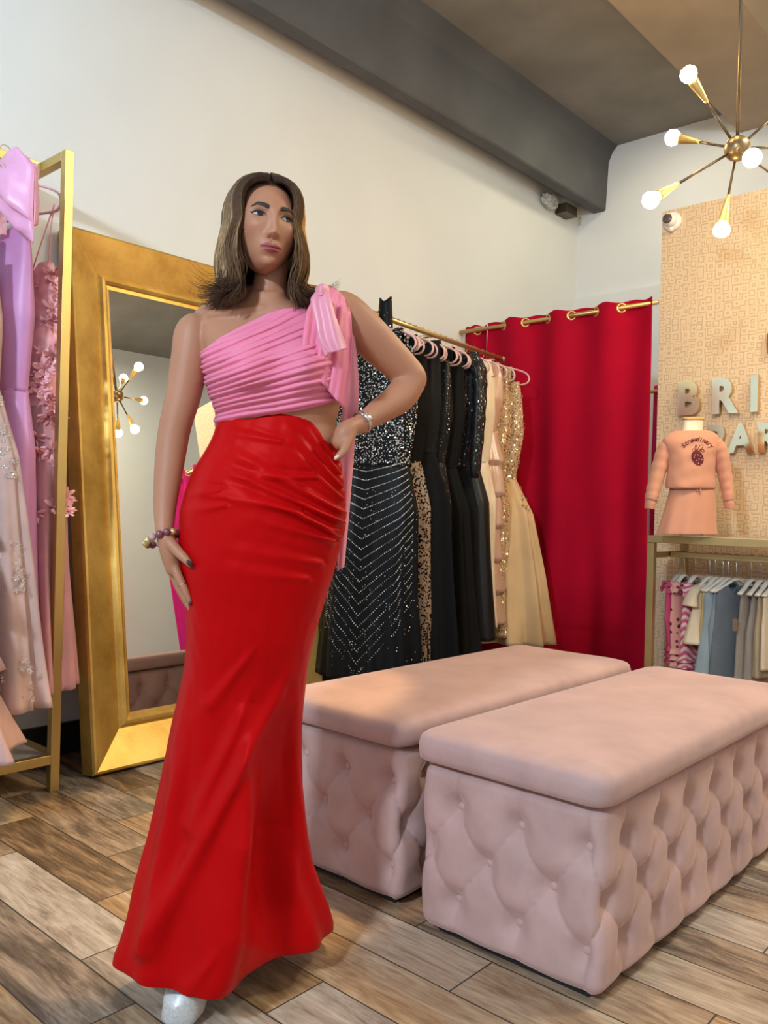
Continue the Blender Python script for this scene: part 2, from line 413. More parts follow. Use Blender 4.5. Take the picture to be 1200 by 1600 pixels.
struct('baseboard_left', [((WX, FY, 0), (WX + 0.018, BY, 0.13))], M_['black'])
# partition between the fitting rooms, papered
struct('wall_partition', [((-1.955, 4.38, 0), (-0.33, 4.48, 2.71))], M_['paper'])

# ------------------------------------------------------------------ leaning floor mirror
def gold_leaf():
    m, nt, b, N, L = newmat('gold_leaf')
    tc = N('ShaderNodeTexCoord')
    n = N('ShaderNodeTexNoise'); n.inputs['Scale'].default_value = 5; n.inputs['Detail'].default_value = 8; n.inputs['Roughness'].default_value = 0.65; L(tc.outputs['Object'], n.inputs['Vector'])
    cr = N('ShaderNodeValToRGB'); L(n.outputs[0], cr.inputs[0])
    cr.color_ramp.elements[0].position = 0.32; cr.color_ramp.elements[0].color = (0.52, 0.29, 0.055, 1)
    cr.color_ramp.elements[1].position = 0.62; cr.color_ramp.elements[1].color = (0.80, 0.52, 0.14, 1)
    L(cr.outputs[0], b.inputs['Base Color']); b.inputs['Metallic'].default_value = 0.65
    mr = N('ShaderNodeMapRange'); mr.inputs[3].default_value = 0.34; mr.inputs[4].default_value = 0.50; L(n.outputs[0], mr.inputs[0]); L(mr.outputs[0], b.inputs['Roughness'])
    bp = N('ShaderNodeBump'); bp.inputs['Strength'].default_value = 0.12; bp.inputs['Distance'].default_value = 0.003; L(n.outputs[0], bp.inputs['Height']); L(bp.outputs[0], b.inputs['Normal'])
    return m
M_['leaf'] = gold_leaf()
M_['mirror'] = mat('mirror_glass', (0.80, 0.80, 0.79), 0.0, 1.0, var=0.0)
TH, PS = math.radians(8.0), math.radians(0.0)
mn = Vector((math.cos(TH) * math.cos(PS), math.cos(TH) * math.sin(PS), math.sin(TH)))
mu_ = Vector((-math.sin(PS), math.cos(PS), 0)); mv_ = mn.cross(mu_)
MO = Vector((-2.900, 1.625, 0.012))
MW, MH = 1.22, 2.17
def MP(u, v, w): return MO + mu_ * u + mv_ * v + mn * w
mroot = empty('floor_mirror', MP(MW / 2, 0, -0.05), label='tall floor mirror in a wide gold leaf frame leaning on the white wall', cat='mirror')
def rel(o, pts): return [p - o.location for p in pts]
fprof = [(0.0, -0.092), (0.0, -0.012), (0.006, -0.002), (0.014, 0.0), (0.150, -0.066), (0.156, -0.062), (0.166, -0.052), (0.178, -0.050), (0.187, -0.058), (0.190, -0.070), (0.205, -0.072), (0.205, -0.092)]
names = ['frame_bottom', 'frame_side', 'frame_top', 'frame_side']
cor = [(0, 0, 1, 1), (MW, 0, -1, 1), (MW, MH, -1, -1), (0, MH, 1, -1)]
for k in range(4):
    c0, c1 = cor[k], cor[(k + 1) % 4]
    R = []
    for s in range(2):
        c = (c0, c1)[s]
        R.append([MP(c[0] + c[2] * a, c[1] + c[3] * a, w) for a, w in fprof])
    mb = MB(); mb.rings([rel(mroot, r) for r in R]); mb.mk(names[k], M_['leaf'], mroot, smooth=False)
mb = MB(); a = 0.20
mb.rings([rel(mroot, [MP(a, a, w), MP(MW - a, a, w), MP(MW - a, MH - a, w), MP(a, MH - a, w)]) for w in (-0.080, -0.074)])
mb.mk('mirror_glass', M_['mirror'], mroot, smooth=False)
mb = MB(); a = 0.03
mb.rings([rel(mroot, [MP(a, a, w), MP(MW - a, a, w), MP(MW - a, MH - a, w), MP(a, MH - a, w)]) for w in (-0.0915, -0.082)])
mb.mk('backing_board', M_['black'], mroot, smooth=False)

# ------------------------------------------------------------------ tufted storage ottomans
def velvet(name, c):
    m, nt, b, N, L = newmat(name)
    tc = N('ShaderNodeTexCoord')
    n = N('ShaderNodeTexNoise'); n.inputs['Scale'].default_value = 6; n.inputs['Detail'].default_value = 6; n.inputs['Roughness'].default_value = 0.6; L(tc.outputs['Object'], n.inputs['Vector'])
    mr = N('ShaderNodeMapRange'); mr.inputs[1].default_value = .3; mr.inputs[2].default_value = .7; mr.inputs[3].default_value = .86; mr.inputs[4].default_value = 1.12; L(n.outputs[0], mr.inputs[0])
    vm = N('ShaderNodeVectorMath'); vm.operation = 'SCALE'; vm.inputs[0].default_value = c; L(mr.outputs[0], vm.inputs['Scale']); L(vm.outputs[0], b.inputs['Base Color'])
    b.inputs['Roughness'].default_value = 0.75; b.inputs['Sheen Weight'].default_value = 0.55; b.inputs['Sheen Roughness'].default_value = 0.35; b.inputs['Sheen Tint'].default_value = (1.0, 0.80, 0.76, 1)
    b.inputs['Specular IOR Level'].default_value = 0.2
    n2 = N('ShaderNodeTexNoise'); n2.inputs['Scale'].default_value = 500; L(tc.outputs['Object'], n2.inputs['Vector'])
    bp = N('ShaderNodeBump'); bp.inputs['Strength'].default_value = 0.08; bp.inputs['Distance'].default_value = 0.002; L(n2.outputs[0], bp.inputs['Height']); L(bp.outputs[0], b.inputs['Normal'])
    return m
M_['velvet'] = velvet('dusty_pink_velvet', (0.52, 0.335, 0.305))
OW, OL = 0.515, 1.335
ZB0, ZB1 = 0.014, 0.425
NB = 21
Z1, RP = 0.105, 0.112      # lowest button row, row pitch
CR = 0.045
def perim(s):
    """rounded rectangle, s in 0..1 from the near left corner going right; returns point, normal"""
    w, l, r = OW / 2, OL / 2, CR
    segs = [2 * w - 2 * r, PI / 2 * r, 2 * l - 2 * r, PI / 2 * r, 2 * w - 2 * r, PI / 2 * r, 2 * l - 2 * r, PI / 2 * r]
    T = sum(segs); d = (s % 1.0) * T
    cen = [(-w + r, -l), (w - r, -l + r), (w, -l + r), (w - r, l - r), (w - r, l), (-w + r, l - r), (-w, l - r), (-w + r, -l + r)]
    for i, L_ in enumerate(segs):
        if d <= L_ or i == 7: break
        d -= L_
    if i == 0: return (-w + r + d, -l), (0, -1)
    if i == 2: return (w, -l + r + d), (1, 0)
    if i == 4: return (w - r - d, l), (0, 1)
    if i == 6: return (-w, l - r - d), (-1, 0)
    a = {1: -PI / 2, 3: 0, 5: PI / 2, 7: PI}[i] + d / r
    c = {1: (w - r, -l + r), 3: (w - r, l - r), 5: (-w + r, l - r), 7: (-w + r, -l + r)}[i]
    return (c[0] + r * math.cos(a), c[1] + r * math.sin(a)), (math.cos(a), math.sin(a))
TPER = 2 * (OW + OL) - 8 * CR + 2 * PI * CR
UOFF = 0.42
def tuft(s, z):
    U = (s * NB) * 2 - UOFF * 2                # half pitches; buttons on rows 0,2 at even U, row 1 at odd U
    Wr = (z - Z1) / RP
    Wc = min(2.0, max(0.0, Wr))
    a = abs(math.sin(PI * (U + Wc) / 2)); b = abs(math.sin(PI * (U - Wc) / 2))
    ext = max(0.0, Wr - 2.0, -Wr)
    h = 0.014 * (a * b) ** 0.25
    if ext > 0: h *= max(0.35, 1 - 0.45 * ext)
    # button dimple
    best = 9
    for row in (0, 1, 2):
        uu = U - (row % 2); k = round(uu / 2) * 2
        dx = (uu - k) / 2 * TPER / NB; dz = z - (Z1 + row * RP)
        best = min(best, dx * dx + dz * dz)
    h -= 0.027 * math.exp(-best / 0.0010)
    e = min((z - ZB0) / 0.03, (ZB1 - z) / 0.025, 1.0)
    h -= 0.028 * (1 - max(0, e)) ** 2
    return h
def ottoman(cx, cy, label):
    root = empty('storage_ottoman', (cx, cy, 0), label=label, cat='ottoman', group='two pink tufted ottomans side by side')
    mb = MB()
    nu, nv = 760, 84
    def fn(u, v):
        z = ZB0 + (ZB1 - ZB0) * v
        p, n = perim(u); h = tuft(u, z) - 0.020
        h += 0.004 * nz(u * 40, z * 12, cx * 3)
        return Vector((p[0] + n[0] * h, p[1] + n[1] * h, z))
    mb.grid(fn, nu, nv, True)
    n0 = len(mb.v)
    mb.f.append(tuple(range(nu))[::-1]); mb.f.append(tuple(nv * nu + i for i in range(nu)))
    mb.mk('base', M_['velvet'], root)
    mb = MB(); mb.box((-OW / 2 + .05, -OL / 2 + .05, 0.0), (OW / 2 - .05, OL / 2 - .05, 0.018)); mb.mk('plinth', M_['black'], root, smooth=False)
    # lid: puffy slab
    mb = MB(); w, l = OW / 2 + 0.004, OL / 2 + 0.004; r = 0.045
    zs = [(0.428, -0.014), (0.430, -0.006), (0.436, 0.0), (0.450, 0.003), (0.470, 0.004), (0.486, 0.001), (0.496, -0.008), (0.5015, -0.020)]
    R = []
    def rr(inset, z, n=240):
        out = []
        for k in range(n):
            t = 2 * PI * k / n
            ww, ll = w - inset, l - inset; ra = max(0.012, r - inset * 0.4)
            # rounded rectangle by superposition
            c, s = math.cos(t), math.sin(t)
            m_ = max(abs(c) / ww, abs(s) / ll); x, y = c / m_, s / m_
            x, y = max(-ww + 0, min(ww, x)), max(-ll, min(ll, y))
            ix, iy = max(-ww + ra, min(ww - ra, x)), max(-ll + ra, min(ll - ra, y))
            dx, dy = x - ix, y - iy; d = math.hypot(dx, dy)
            if d > 1e-6 and abs(dx) > 0 and abs(dy) > 0: x, y = ix + dx / d * ra, iy + dy / d * ra
            out.append(Vector((x, y, z)))
        return out
    for z, g_ in zs:
        ring = rr(-g_, z)
        R.append([Vector((p.x * (1 + 0.004 * nz(p.y * 6, z * 30, 1)), p.y, p.z)) for p in ring])
    for k in range(1, 12):
        f_ = k / 12.0
        ring = rr(0.020 + f_ * w * 0.93, 0.5015)
        R.append([Vector((p.x, p.y, 0.5015 + 0.016 * (1 - (1 - min(1, f_ * 2.2)) ** 2) + 0.004 * nz(p.x * 5, p.y * 4, cx) * min(1, f_ * 3) - 0.007 * math.exp(-(p.y / 0.25) ** 2) * min(1, f_ * 3))) for p in ring])
    mb.rings(R); mb.mk('lid', M_['velvet'], root)
    # buttons
    b0 = None
    for row in (0, 1, 2):
        for k in range(NB):
            s = (k + UOFF + (0.5 if row % 2 else 0)) / NB
            p, n = perim(s); h = tuft(s, Z1 + row * RP) - 0.020
            loc = Vector((p[0] + n[0] * (h + 0.001), p[1] + n[1] * (h + 0.001), Z1 + row * RP))
            if b0 is None:
                q = MB(); q.lathe((0, 0, 0), [(0.0005, 0.009), (0.006, 0.0084), (0.011, 0.005), (0.013, 0.0), (0.011, -0.004)], 14, Matrix.Rotation(PI / 2, 4, 'X'))
                b0 = q.mk('tufting_button', M_['velvet'], root); o = b0
            else:
                o = b0.copy(); COL.objects.link(o)
            o.location = loc; o.rotation_euler = (0, 0, math.atan2(n[1], n[0]) + PI / 2)
    return root
ottoman(-1.068, 1.612 + OL / 2, 'dusty pink velvet tufted ottoman, the nearer one on the right')
ottoman(-1.655, 1.640 + OL / 2, 'dusty pink velvet tufted ottoman behind the red skirt, the left one')

# ------------------------------------------------------------------ fitting room curtains
M_['redcloth'] = mat('crimson_curtain_cloth', (0.40, 0.002, 0.020), 0.85, var=0.05, vscale=3, bump=0.08, bscale=300, sheen=0.0, spec=0.1)
M_['magcloth'] = mat('magenta_curtain_cloth', (0.52, 0.010, 0.13), 0.85, var=0.05, vscale=3, bump=0.05, bscale=300, spec=0.1)
def curtain(x0, x1, y0, ztop, zbot, m, label, per=0.315, ph=0.0, amp=0.038, group=None, name='curtain', grom=True, seam=0.37):
    def yy(x, z):
        f = (z - zbot) / (ztop - zbot)
        a = amp * (0.22 + 0.78 * f ** 5)
        base = a * math.sin(2 * PI * (x - x0) / per + ph)
        low = 0.010 * (1 - f) * math.sin(2 * PI * (x - x0) / 0.19 + 1.3) + 0.035 * (1 - f ** 4) * nz(x * 6, z * 0.8, x0 * 7)
        return y0 + base + low
    mb = MB(); nx = int((x1 - x0) / 0.008)
    def fn(u, v):
        x = x0 + (x1 - x0) * u; z = ztop - (ztop - zbot) * v
        x2 = x + 0.012 * math.sin(v * 2.4) * (u - 0.5)
        zz = z + (0.006 * math.sin(2 * PI * (x - x0) / per * 2) if v < 0.01 else 0)
        if abs(z - seam) < 0.01: return Vector((x2, yy(x, z) + 0.004, zz))
        return Vector((x2, yy(x, z), zz))
    mb.grid(fn, nx, 130)
    cx = (x0 + x1) / 2
    root = empty(name, (cx, y0, zbot), label=label, cat='curtain', group=group)
    mb.v = [p - root.location for p in mb.v]
    mb.mk('cloth', m, root, solid=0.003)
    if grom:
        # rings sit where the cloth crosses the rod
        k = 0
        xs = []
        n = int(2 * (x1 - x0) / per) + 2
        for k in range(-2, n + 2):
            x = x0 + (k * PI - ph) / (2 * PI) * per
            if x0 + 0.03 < x < x1 - 0.03: xs.append(x)
        g0 = None
        for x in xs:
            sl = math.cos(2 * PI * (x - x0) / per + ph) * amp * 2 * PI / per
            if g0 is None:
                q = MB(); ring = []
                for i in range(28):
                    a = 2 * PI * i / 28
                    ring.append([Vector(((0.024 + 0.006 * math.cos(b)) * math.cos(a), 0.004 * math.sin(b), (0.024 + 0.006 * math.cos(b)) * math.sin(a))) for b in [2 * PI * j / 8 for j in range(8)]])
                ring.append(ring[0]); q.rings(ring, False, False)
                g0 = q.mk('grommet', M_['brass'], root); o = g0
            else:
                o = g0.copy(); COL.objects.link(o)
            o.location = (x - cx, 0, ZROD - zbot); o.rotation_euler = (0, 0, math.atan(sl))
    return root
ZROD = 2.213
curtain(-3.09, -1.985, 4.36, 2.248, 0.03, M_['redcloth'], 'wide crimson grommet curtain closing the fitting room left of the papered partition', ph=0.5, amp=0.030)
curtain(-3.285, -3.115, 4.385, 2.246, 0.03, M_['redcloth'], 'narrow crimson curtain strip against the white left wall', ph=2.0, per=0.16, amp=0.02)
mb = MB(); mb.tube([(-3.298, 4.36, ZROD), (-1.957, 4.36, ZROD)], 0.0125, 14)
# the rod ends on the side of the partition
tag(mb.mk('curtain_rod', M_['brass']), 'brass curtain rod threaded through the crimson curtain grommets', 'curtain rod')
curtain(-0.31, 0.45, 4.42, 2.248, 0.03, M_['magcloth'], 'magenta curtain seen only in the mirror, beside the papered partition', ph=0.7, per=0.17, amp=0.03)
mb = MB(); mb.tube([(-0.33, 4.42, ZROD), (0.47, 4.42, ZROD)], 0.0125, 12)
mb.tube([(0.462, 4.42, ZROD), (0.462, BY - 0.036, ZROD)], 0.009, 10)
tag(mb.mk('curtain_rod', M_['brass']), 'brass rod carrying the magenta curtain beside the partition', 'curtain rod')
ZR0 = ZROD; ZROD = 1.86
curtain(-2.35, -1.50, 5.20, 1.895, 0.03, mat('bright_magenta_cloth', (0.80, 0.02, 0.28), 0.8), 'magenta curtain inside the fitting room, seen through the gap beside the partition', ph=0.2, per=0.17, amp=0.02)
mb = MB(); mb.tube([(-3.3, 5.20, ZROD), (RX, 5.20, ZROD)], 0.0125, 12); tag(mb.mk('curtain_rod', M_['brass']), 'inner curtain rod behind the crimson curtain', 'curtain rod')
ZROD = ZR0

# ------------------------------------------------------------------ sputnik chandelier
M_['darkrod'] = mat('dark_bronze_metal', (0.10, 0.075, 0.05), 0.4, 0.7)
M_['bulb'] = emis('warm_bulb_glow', (1.0, 0.68, 0.31), 150.0)
HC = P(1152, 232, 3.08)
ch = empty('sputnik_chandelier', HC, label='brass sputnik chandelier with bare glowing bulbs hanging at the upper right', cat='chandelier')
q = MB(); q.sphere((0, 0, 0), 0.046, 28, 18); q.mk('hub', mat('bronze_hub', (0.22, 0.16, 0.09), 0.35, 0.8), ch)
q = MB(); q.tube([(0, 0, 0.04), (0, 0, CZ - HC.z)], 0.0065, 10); q.lathe((0, 0, CZ - HC.z - 0.03), [(0.05, 0.03), (0.05, 0.008), (0.02, 0.0)], 20); q.mk('down_rod', M_['darkrod'], ch)
arms = [(1080, 122, 3.08), (1057, 216, 3.27), (1023, 309, 3.04), (1129, 352, 3.17), (1174, 246, 2.80),
        (1245, 150, 3.10), (1275, 228, 3.20), (1250, 305, 3.02)]
for ax, az, ad in arms:
    e = P(ax, az, ad) - HC; L_ = e.length; d = e.normalized()
    up = d.orthogonal()
    q = MB(); q.tube([d * 0.04, d * (L_ - 0.10)], 0.005, 8); arm = q.mk('arm', M_['darkrod'], ch)
    rot = d.to_track_quat('Z', 'Y').to_matrix().to_4x4()
    q = MB(); q.lathe(d * (L_ - 0.11), [(0.006, 0), (0.008, 0.01), (0.019, 0.085), (0.0195, 0.095), (0.012, 0.095)], 16, rot)
    q.mk('socket', M_['brass'], arm)
    q = MB(); q.lathe(d * (L_ - 0.02), [(0.012, 0.0), (0.014, 0.006), (0.026, 0.022), (0.031, 0.036), (0.029, 0.050), (0.018, 0.062), (0.001, 0.066)], 20, rot)
    q.mk('light_bulb', M_['bulb'], arm)

# ------------------------------------------------------------------ camera on the partition, plaster hole
cc = Vector((-1.893, 4.379, 2.64))
sc_ = empty('security_camera', cc, label='small white round security camera at the top corner of the papered partition', cat='security camera')
RX90 = Matrix.Rotation(PI / 2, 4, 'X')
q = MB(); q.lathe((0, 0, 0), [(0.050, 0.0), (0.050, 0.012), (0.042, 0.022), (0.030, 0.026)], 28, RX90); q.mk('mount', M_['white'], sc_)
q = MB(); q.sphere((0.0, -0.035, 0.002), 0.036, 24, 16); q.tube([(0, -0.02, -0.03), (0, -0.03, -0.055)], 0.012, 10); q.mk('housing', M_['white'], sc_)
q = MB(); q.lathe((-0.004, -0.066, 0.002), [(0.026, 0.0), (0.026, 0.004), (0.018, 0.008), (0.001, 0.009)], 24, RX90); q.mk('lens', mat('smoked_lens', (0.09, 0.07, 0.06), 0.2), sc_)
q = MB()
random.seed(3)
def crump(u, v):
    a = 2 * PI * u; b = PI * v; r = 1 + 0.35 * nz(math.cos(a) * 3 * math.sin(b), math.sin(a) * 3 * math.sin(b), math.cos(b) * 4)
    return Vector((-3.26 + 0.035 * r * math.cos(a) * math.sin(b), 5.36 + 0.10 * r * math.sin(a) * math.sin(b), 3.352 + 0.055 * r * math.cos(b)))
q.grid(crump, 30, 16, True)
tag(q.mk('crumpled_paper', mat('crumpled_newsprint', (0.45, 0.44, 0.42), 0.8, var=0.3, vscale=40, bump=0.6, bscale=60), smooth=False), 'crumpled grey paper stuffed under the concrete beam at the far corner', 'paper')
q = MB(); q.box((-3.299, 5.50, 3.30), (-3.20, 5.66, 3.372)); tag(q.mk('pipe_stub', M_['darkrod'], smooth=False, bevel=0.004), 'dark stub beside the crumpled paper under the beam end', 'pipe')

# ------------------------------------------------------------------ sign letters
M_['chrome'] = mat('mirror_gold_steel', (0.84, 0.77, 0.55), 0.12, 1.0, var=0.02)
M_['chrside'] = mat('brushed_gold_side', (0.62, 0.44, 0.20), 0.3, 1.0)
def text_mesh(txt, offset=0.0, extrude=0.0):
    cu = bpy.data.curves.new('t', 'FONT'); cu.body = txt; cu.size = 1.0; cu.offset = offset; cu.extrude = extrude; cu.resolution_u = 6
    o = bpy.data.objects.new('t', cu); COL.objects.link(o)
    me = bpy.data.meshes.new_from_object(o.evaluated_get(bpy.context.evaluated_depsgraph_get()))
    V = [Vector(v.co) for v in me.vertices]; F = [tuple(p.vertices) for p in me.polygons]
    bpy.data.objects.remove(o); bpy.data.curves.remove(cu); bpy.data.meshes.remove(me)
    return V, F
def sign_letter(ch_, x0, x1, z0, z1, label):
    V, F = text_mesh(ch_, 0.045, 0.12)
    ax, bx = min(v.x for v in V), max(v.x for v in V); ay, by = min(v.y for v in V), max(v.y for v in V)
    y1, y0 = 4.362, 4.335
    vs = []
    for v in V:
        vs.append(Vector((x0 + (v.x - ax) / (bx - ax) * (x1 - x0), y0 if v.z > 0 else y1, z0 + (v.y - ay) / (by - ay) * (z1 - z0))))
    o = mk('sign_letter', vs, F, [M_['chrome'], M_['chrside']], smooth=False)
    for p in o.data.polygons:
        p.material_index = 0 if abs(p.normal.y) > 0.7 else 1
    # spacer pins reach the wall
    q = MB(); cx, cz = (x0 + x1) / 2, (z0 + z1) / 2
    px = x0 + 0.012 if ch_ in 'BRP' else cx
    for zz in ((z0 + 0.03, z1 - 0.03) if ch_ != 'A' else (z1 - 0.03,)): q.tube([(px, 4.3605, zz), (px, 4.381, zz)], 0.004, 8)
    q.v = [p - o.location for p in q.v]
    q.mk('spacer_pin', M_['steel'], o)
    return tag(o, label, 'sign letter', 'mirrored gold letters on the wallpaper')
sign_letter('B', -1.822, -1.708, 1.585, 1.768, 'gold mirrored letter B above the child mannequin')
sign_letter('R', -1.643, -1.508, 1.583, 1.768, 'gold mirrored letter R in the upper row, between B and I')
sign_letter('I', -1.450, -1.415, 1.583, 1.768, 'gold mirrored letter I in the upper row at the picture edge')
sign_letter('P', -1.665, -1.575, 1.381, 1.528, 'gold mirrored letter P half hidden behind the sweatshirt shoulder')
sign_letter('A', -1.560, -1.428, 1.379, 1.528, 'gold mirrored letter A in the lower row')
sign_letter('R', -1.408, -1.300, 1.379, 1.528, 'gold mirrored letter R in the lower row at the picture edge')
# red wall piece cut by the picture edge
q = MB(); q.box((-1.385, 4.355, 1.875), (-1.20, 4.379, 1.975)); tag(q.mk('red_sign', mat('red_sign_plastic', (0.55, 0.03, 0.02), 0.4), smooth=False, bevel=0.004), 'red wall sign above the gold letters at the right edge', 'sign')

# ------------------------------------------------------------------ hangers and gowns
def hanger(loc, rz, m, label, group, w=0.20, style='loop', hookr=0.018, drop=0.06):
    root = empty('clothes_hanger', loc, rz, label, 'hanger', group)
    r = hookr
    path = [Vector((0, r * math.cos(a), r * math.sin(a))) for a in np.linspace(-0.5, PI, 9)]
    path = [Vector((0, -r * 0.9, -r * 0.6))] + [Vector((0, -r * math.cos(a), r * math.sin(a))) for a in np.linspace(0.1, PI + 0.5, 10)] + [Vector((0, 0.0, -r * 1.6)), Vector((0, 0, -drop))]
    q = MB(); q.tube(path, 0.0017, 6); q.mk('hook', M_['brass'] if style == 'loop' else M_['steel'], root)
    q = MB(); d = drop
    if style == 'loop':
        pts = [(-0.02, 0, -d), (-w * 0.55, 0, -d - 0.022), (-w * 0.9, 0, -d - 0.052), (-w, 0, -d - 0.085), (-w * 0.93, 0, -d - 0.112), (-w * 0.7, 0, -d - 0.118), (0, 0, -d - 0.112),
               (w * 0.7, 0, -d - 0.118), (w * 0.93, 0, -d - 0.112), (w, 0, -d - 0.085), (w * 0.9, 0, -d - 0.052), (w * 0.55, 0, -d - 0.022), (0.02, 0, -d), (-0.02, 0, -d)]
        q.tube([Vector(p) for p in spline(pts, 60)], 0.0065, 8, 0.7, up=(0, 1, 0))
    else:
        pts = [(-w, 0, -d - 0.060), (-w * 0.55, 0, -d - 0.032), (0, 0, -d), (w * 0.55, 0, -d - 0.032), (w, 0, -d - 0.060)]
        rad = [0.014, 0.012, 0.015, 0.012, 0.014]
        S = spline(pts, 24); q.tube([Vector(p) for p in S], [interp(i, [0, 6, 12, 18, 24], rad) for i in range(25)], 10, 0.5, up=(0, 1, 0))
    q.mk('hanger_body', m, root)
    return root

def shell(fn, nu, nv):
    q = MB(); q.grid(fn, nu, nv, True); return q

def gown(loc, rz, label, H, bodm, skm, waist=0.62, sh=0.16, bust=0.17, wst=0.135, hem=0.24, thk=0.075, hthk=0.13, folds=9, famp=0.10,
         vneck=0.10, back=0.03, straps=True, sleeve=None, group='gowns on the brass wall rod', name='gown', seed=0, hemwave=0.0, strapm=None,
         bodz=None, strapw=0.02, lean=0.0, tiers=None, skirt_drop=0.0, fr=0.0, extra=None):
    """gown hanging from a hanger; loc is on the floor line under the hook at hem height, H the height of the hem below the hanger bar"""
    root = empty(name, loc, rz, label, 'gown', group)
    zw = H * waist
    zt = H - (0.075 if straps else 0.0)
    def body(a, z):
        if z > zw:
            f = (z - zw) / (zt - zw)
            w = interp(f, [0, 0.45, 0.8, 1], [wst, bust, bust * 0.96, sh]); t = interp(f, [0, 0.5, 1], [thk * 0.8, thk, thk * 0.45]); fa = 0.02
        else:
            f = 1 - z / zw
            w = interp(f, [0, 0.22, 0.6, 1], [wst, wst * 0.65 + hem * 0.45, hem * 0.88, hem]); t = interp(f, [0, 0.25, 1], [thk * 0.8, thk * 1.1, hthk]); fa = famp * f ** 0.7
        k = 1 + fa * math.sin(a * folds + seed * 2.1 + 1.5 * nz(z * 1.2, seed)) + fa * 0.6 * math.sin(a * (folds * 1.7) + seed + z) + 0.03 * nz(math.cos(a) * 2, math.sin(a) * 2 + seed, z * 2)
        return Vector((w * k * math.cos(a) + lean * (H - z), t * k * math.sin(a) * (1.0 + 1.2 * fa * math.sin(a * folds)), z))
    def bod(u, v):
        a = 2 * PI * u
        s = max(0.0, -math.sin(a)); c = abs(math.cos(a))
        cut = vneck * s * max(0, 1 - c * 1.4) + (0.012 * (1 - c)) + back * max(0, math.sin(a)) * (1 - c)
        z1 = zt - cut
        z = z1 + (zw - 0.01 - z1) * v
        return body(a, z)
    q = shell(bod, 72, 40); q.mk('bodice', bodm, root, solid=0.002)
    def ski(u, v):
        a = 2 * PI * u; z = zw * (1 - v) + hemwave * v * math.sin(a * 5 + seed)
        p = body(a, z)
        if tiers:
            f = (v * tiers) % 1.0; g_ = 1 + 0.16 * f
            cx = lean * (H - z)
            p = Vector(((p.x - cx) * g_ + cx, p.y * (1 + 0.35 * f), p.z))
        return p
    q = shell(ski, 110, 80 if tiers else 44); q.mk('skirt', skm, root, solid=0.002)
    if straps:
        for s in (-1, 1):
            q = MB(); x = s * sh * 0.62
            q.tube([(x, -thk * 0.42, zt - 0.05), (x * 0.98, -0.02, H - 0.01), (x * 0.95, 0.0, H + 0.012), (x * 0.98, 0.02, H - 0.01), (x, thk * 0.42, zt - 0.05)], strapw, 8, 0.18, up=(1, 0, 0))
            q.mk('strap', strapm or bodm, root)
    if sleeve:
        L_, sr, sm = sleeve
        for s in (-1, 1):
            q = MB(); pts = [(s * sh * 0.8, 0, zt - 0.03), (s * (sh + 0.015), -0.01, zt - 0.12), (s * (sh + 0.03), -0.03, zt - L_ * 0.55), (s * (sh + 0.025), -0.05, zt - L_)]
            S = spline(pts, 26)
            q.tube([Vector(p) + Vector((0, 0, 0)) for p in S], [sr * interp(i, [0, 6, 20, 26], [1.15, 1.1, 0.85, 0.7]) * (1 + 0.07 * math.sin(i * 1.9)) for i in range(27)], 16, 0.75, up=(0, 1, 0))
            q.mk('sleeve', sm, root)
    if extra: extra(root, body, zt, zw)
    return root

M_['blk'] = mat('black_satin', (0.008, 0.007, 0.007), 0.45, var=0.1, spec=0.3)
M_['blkm'] = mat('black_crepe', (0.006, 0.0055, 0.0055), 0.8, spec=0.12)
M_['blkv'] = mat('black_velvet', (0.006, 0.005, 0.006), 0.65, sheen=0.05, spec=0.15)
M_['studs'] = studs('black_mesh_with_rhinestones', (0.003, 0.003, 0.003), 105, 0.36, density=0.95, fade=(0.25, 0.95, 0.10, 0.98), dot=(0.95, 0.92, 0.86))
M_['studs2'] = studs('black_mesh_with_sparse_studs', (0.003, 0.003, 0.003), 75, 0.20, density=0.22, dot=(0.95, 0.92, 0.86))
M_['seq'] = studs('black_sequins', (0.010, 0.010, 0.010), 170, 0.5, density=0.14, dot=(0.75, 0.75, 0.75), rough=0.3, dotmetal=0.9)
M_['seq2'] = studs('black_herringbone_sequins', (0.013, 0.012, 0.012), 150, 0.5, density=0.30, dot=(0.5, 0.48, 0.45), rough=0.35, dotmetal=0.9, stretch=(1, 1, 0.5))
M_['champ'] = studs('champagne_beading', (0.50, 0.33, 0.19), 90, 0.48, density=0.75, dot=(1.0, 0.80, 0.50), rough=0.5, dotmetal=0.85)
M_['tulleg'] = mat('gold_tulle', (0.62, 0.40, 0.20), 0.8, var=0.10, vscale=3, alpha=0.90, sheen=0.3)
M_['nude'] = mat('nude_lining', (0.45, 0.30, 0.20), 0.7)
M_['cream'] = mat('cream_satin', (0.78, 0.64, 0.48), 0.38, var=0.03)
M_['rose'] = mat('rose_gold_satin', (0.52, 0.31, 0.22), 0.28, var=0.04, spec=0.7)
KR = 1.08          # the rod hangs at 1.97 m
RA, RB = Vector((-2.678, 2.82, 1.968)), Vector((-2.853, 4.20, 1.968))
rdir = (RB - RA).normalized(); RZ = math.atan2(-rdir.x, rdir.y)
def rpt(y):
    t = (y - RA.y) / (RB.y - RA.y); return RA.lerp(RB, t)
rk = empty('wall_rod', RA.lerp(RB, 0.5), label='round brass clothes rod on wall brackets holding the row of black gowns', cat='clothes rod')
q = MB(); q.tube([RA - rk.location, RB - rk.location], 0.013, 16)
for e, s in ((RA, -1), (RB, 1)): q.sphere(e - rk.location, 0.019, 14, 10)
q.mk('rod', M_['brassd'], rk)
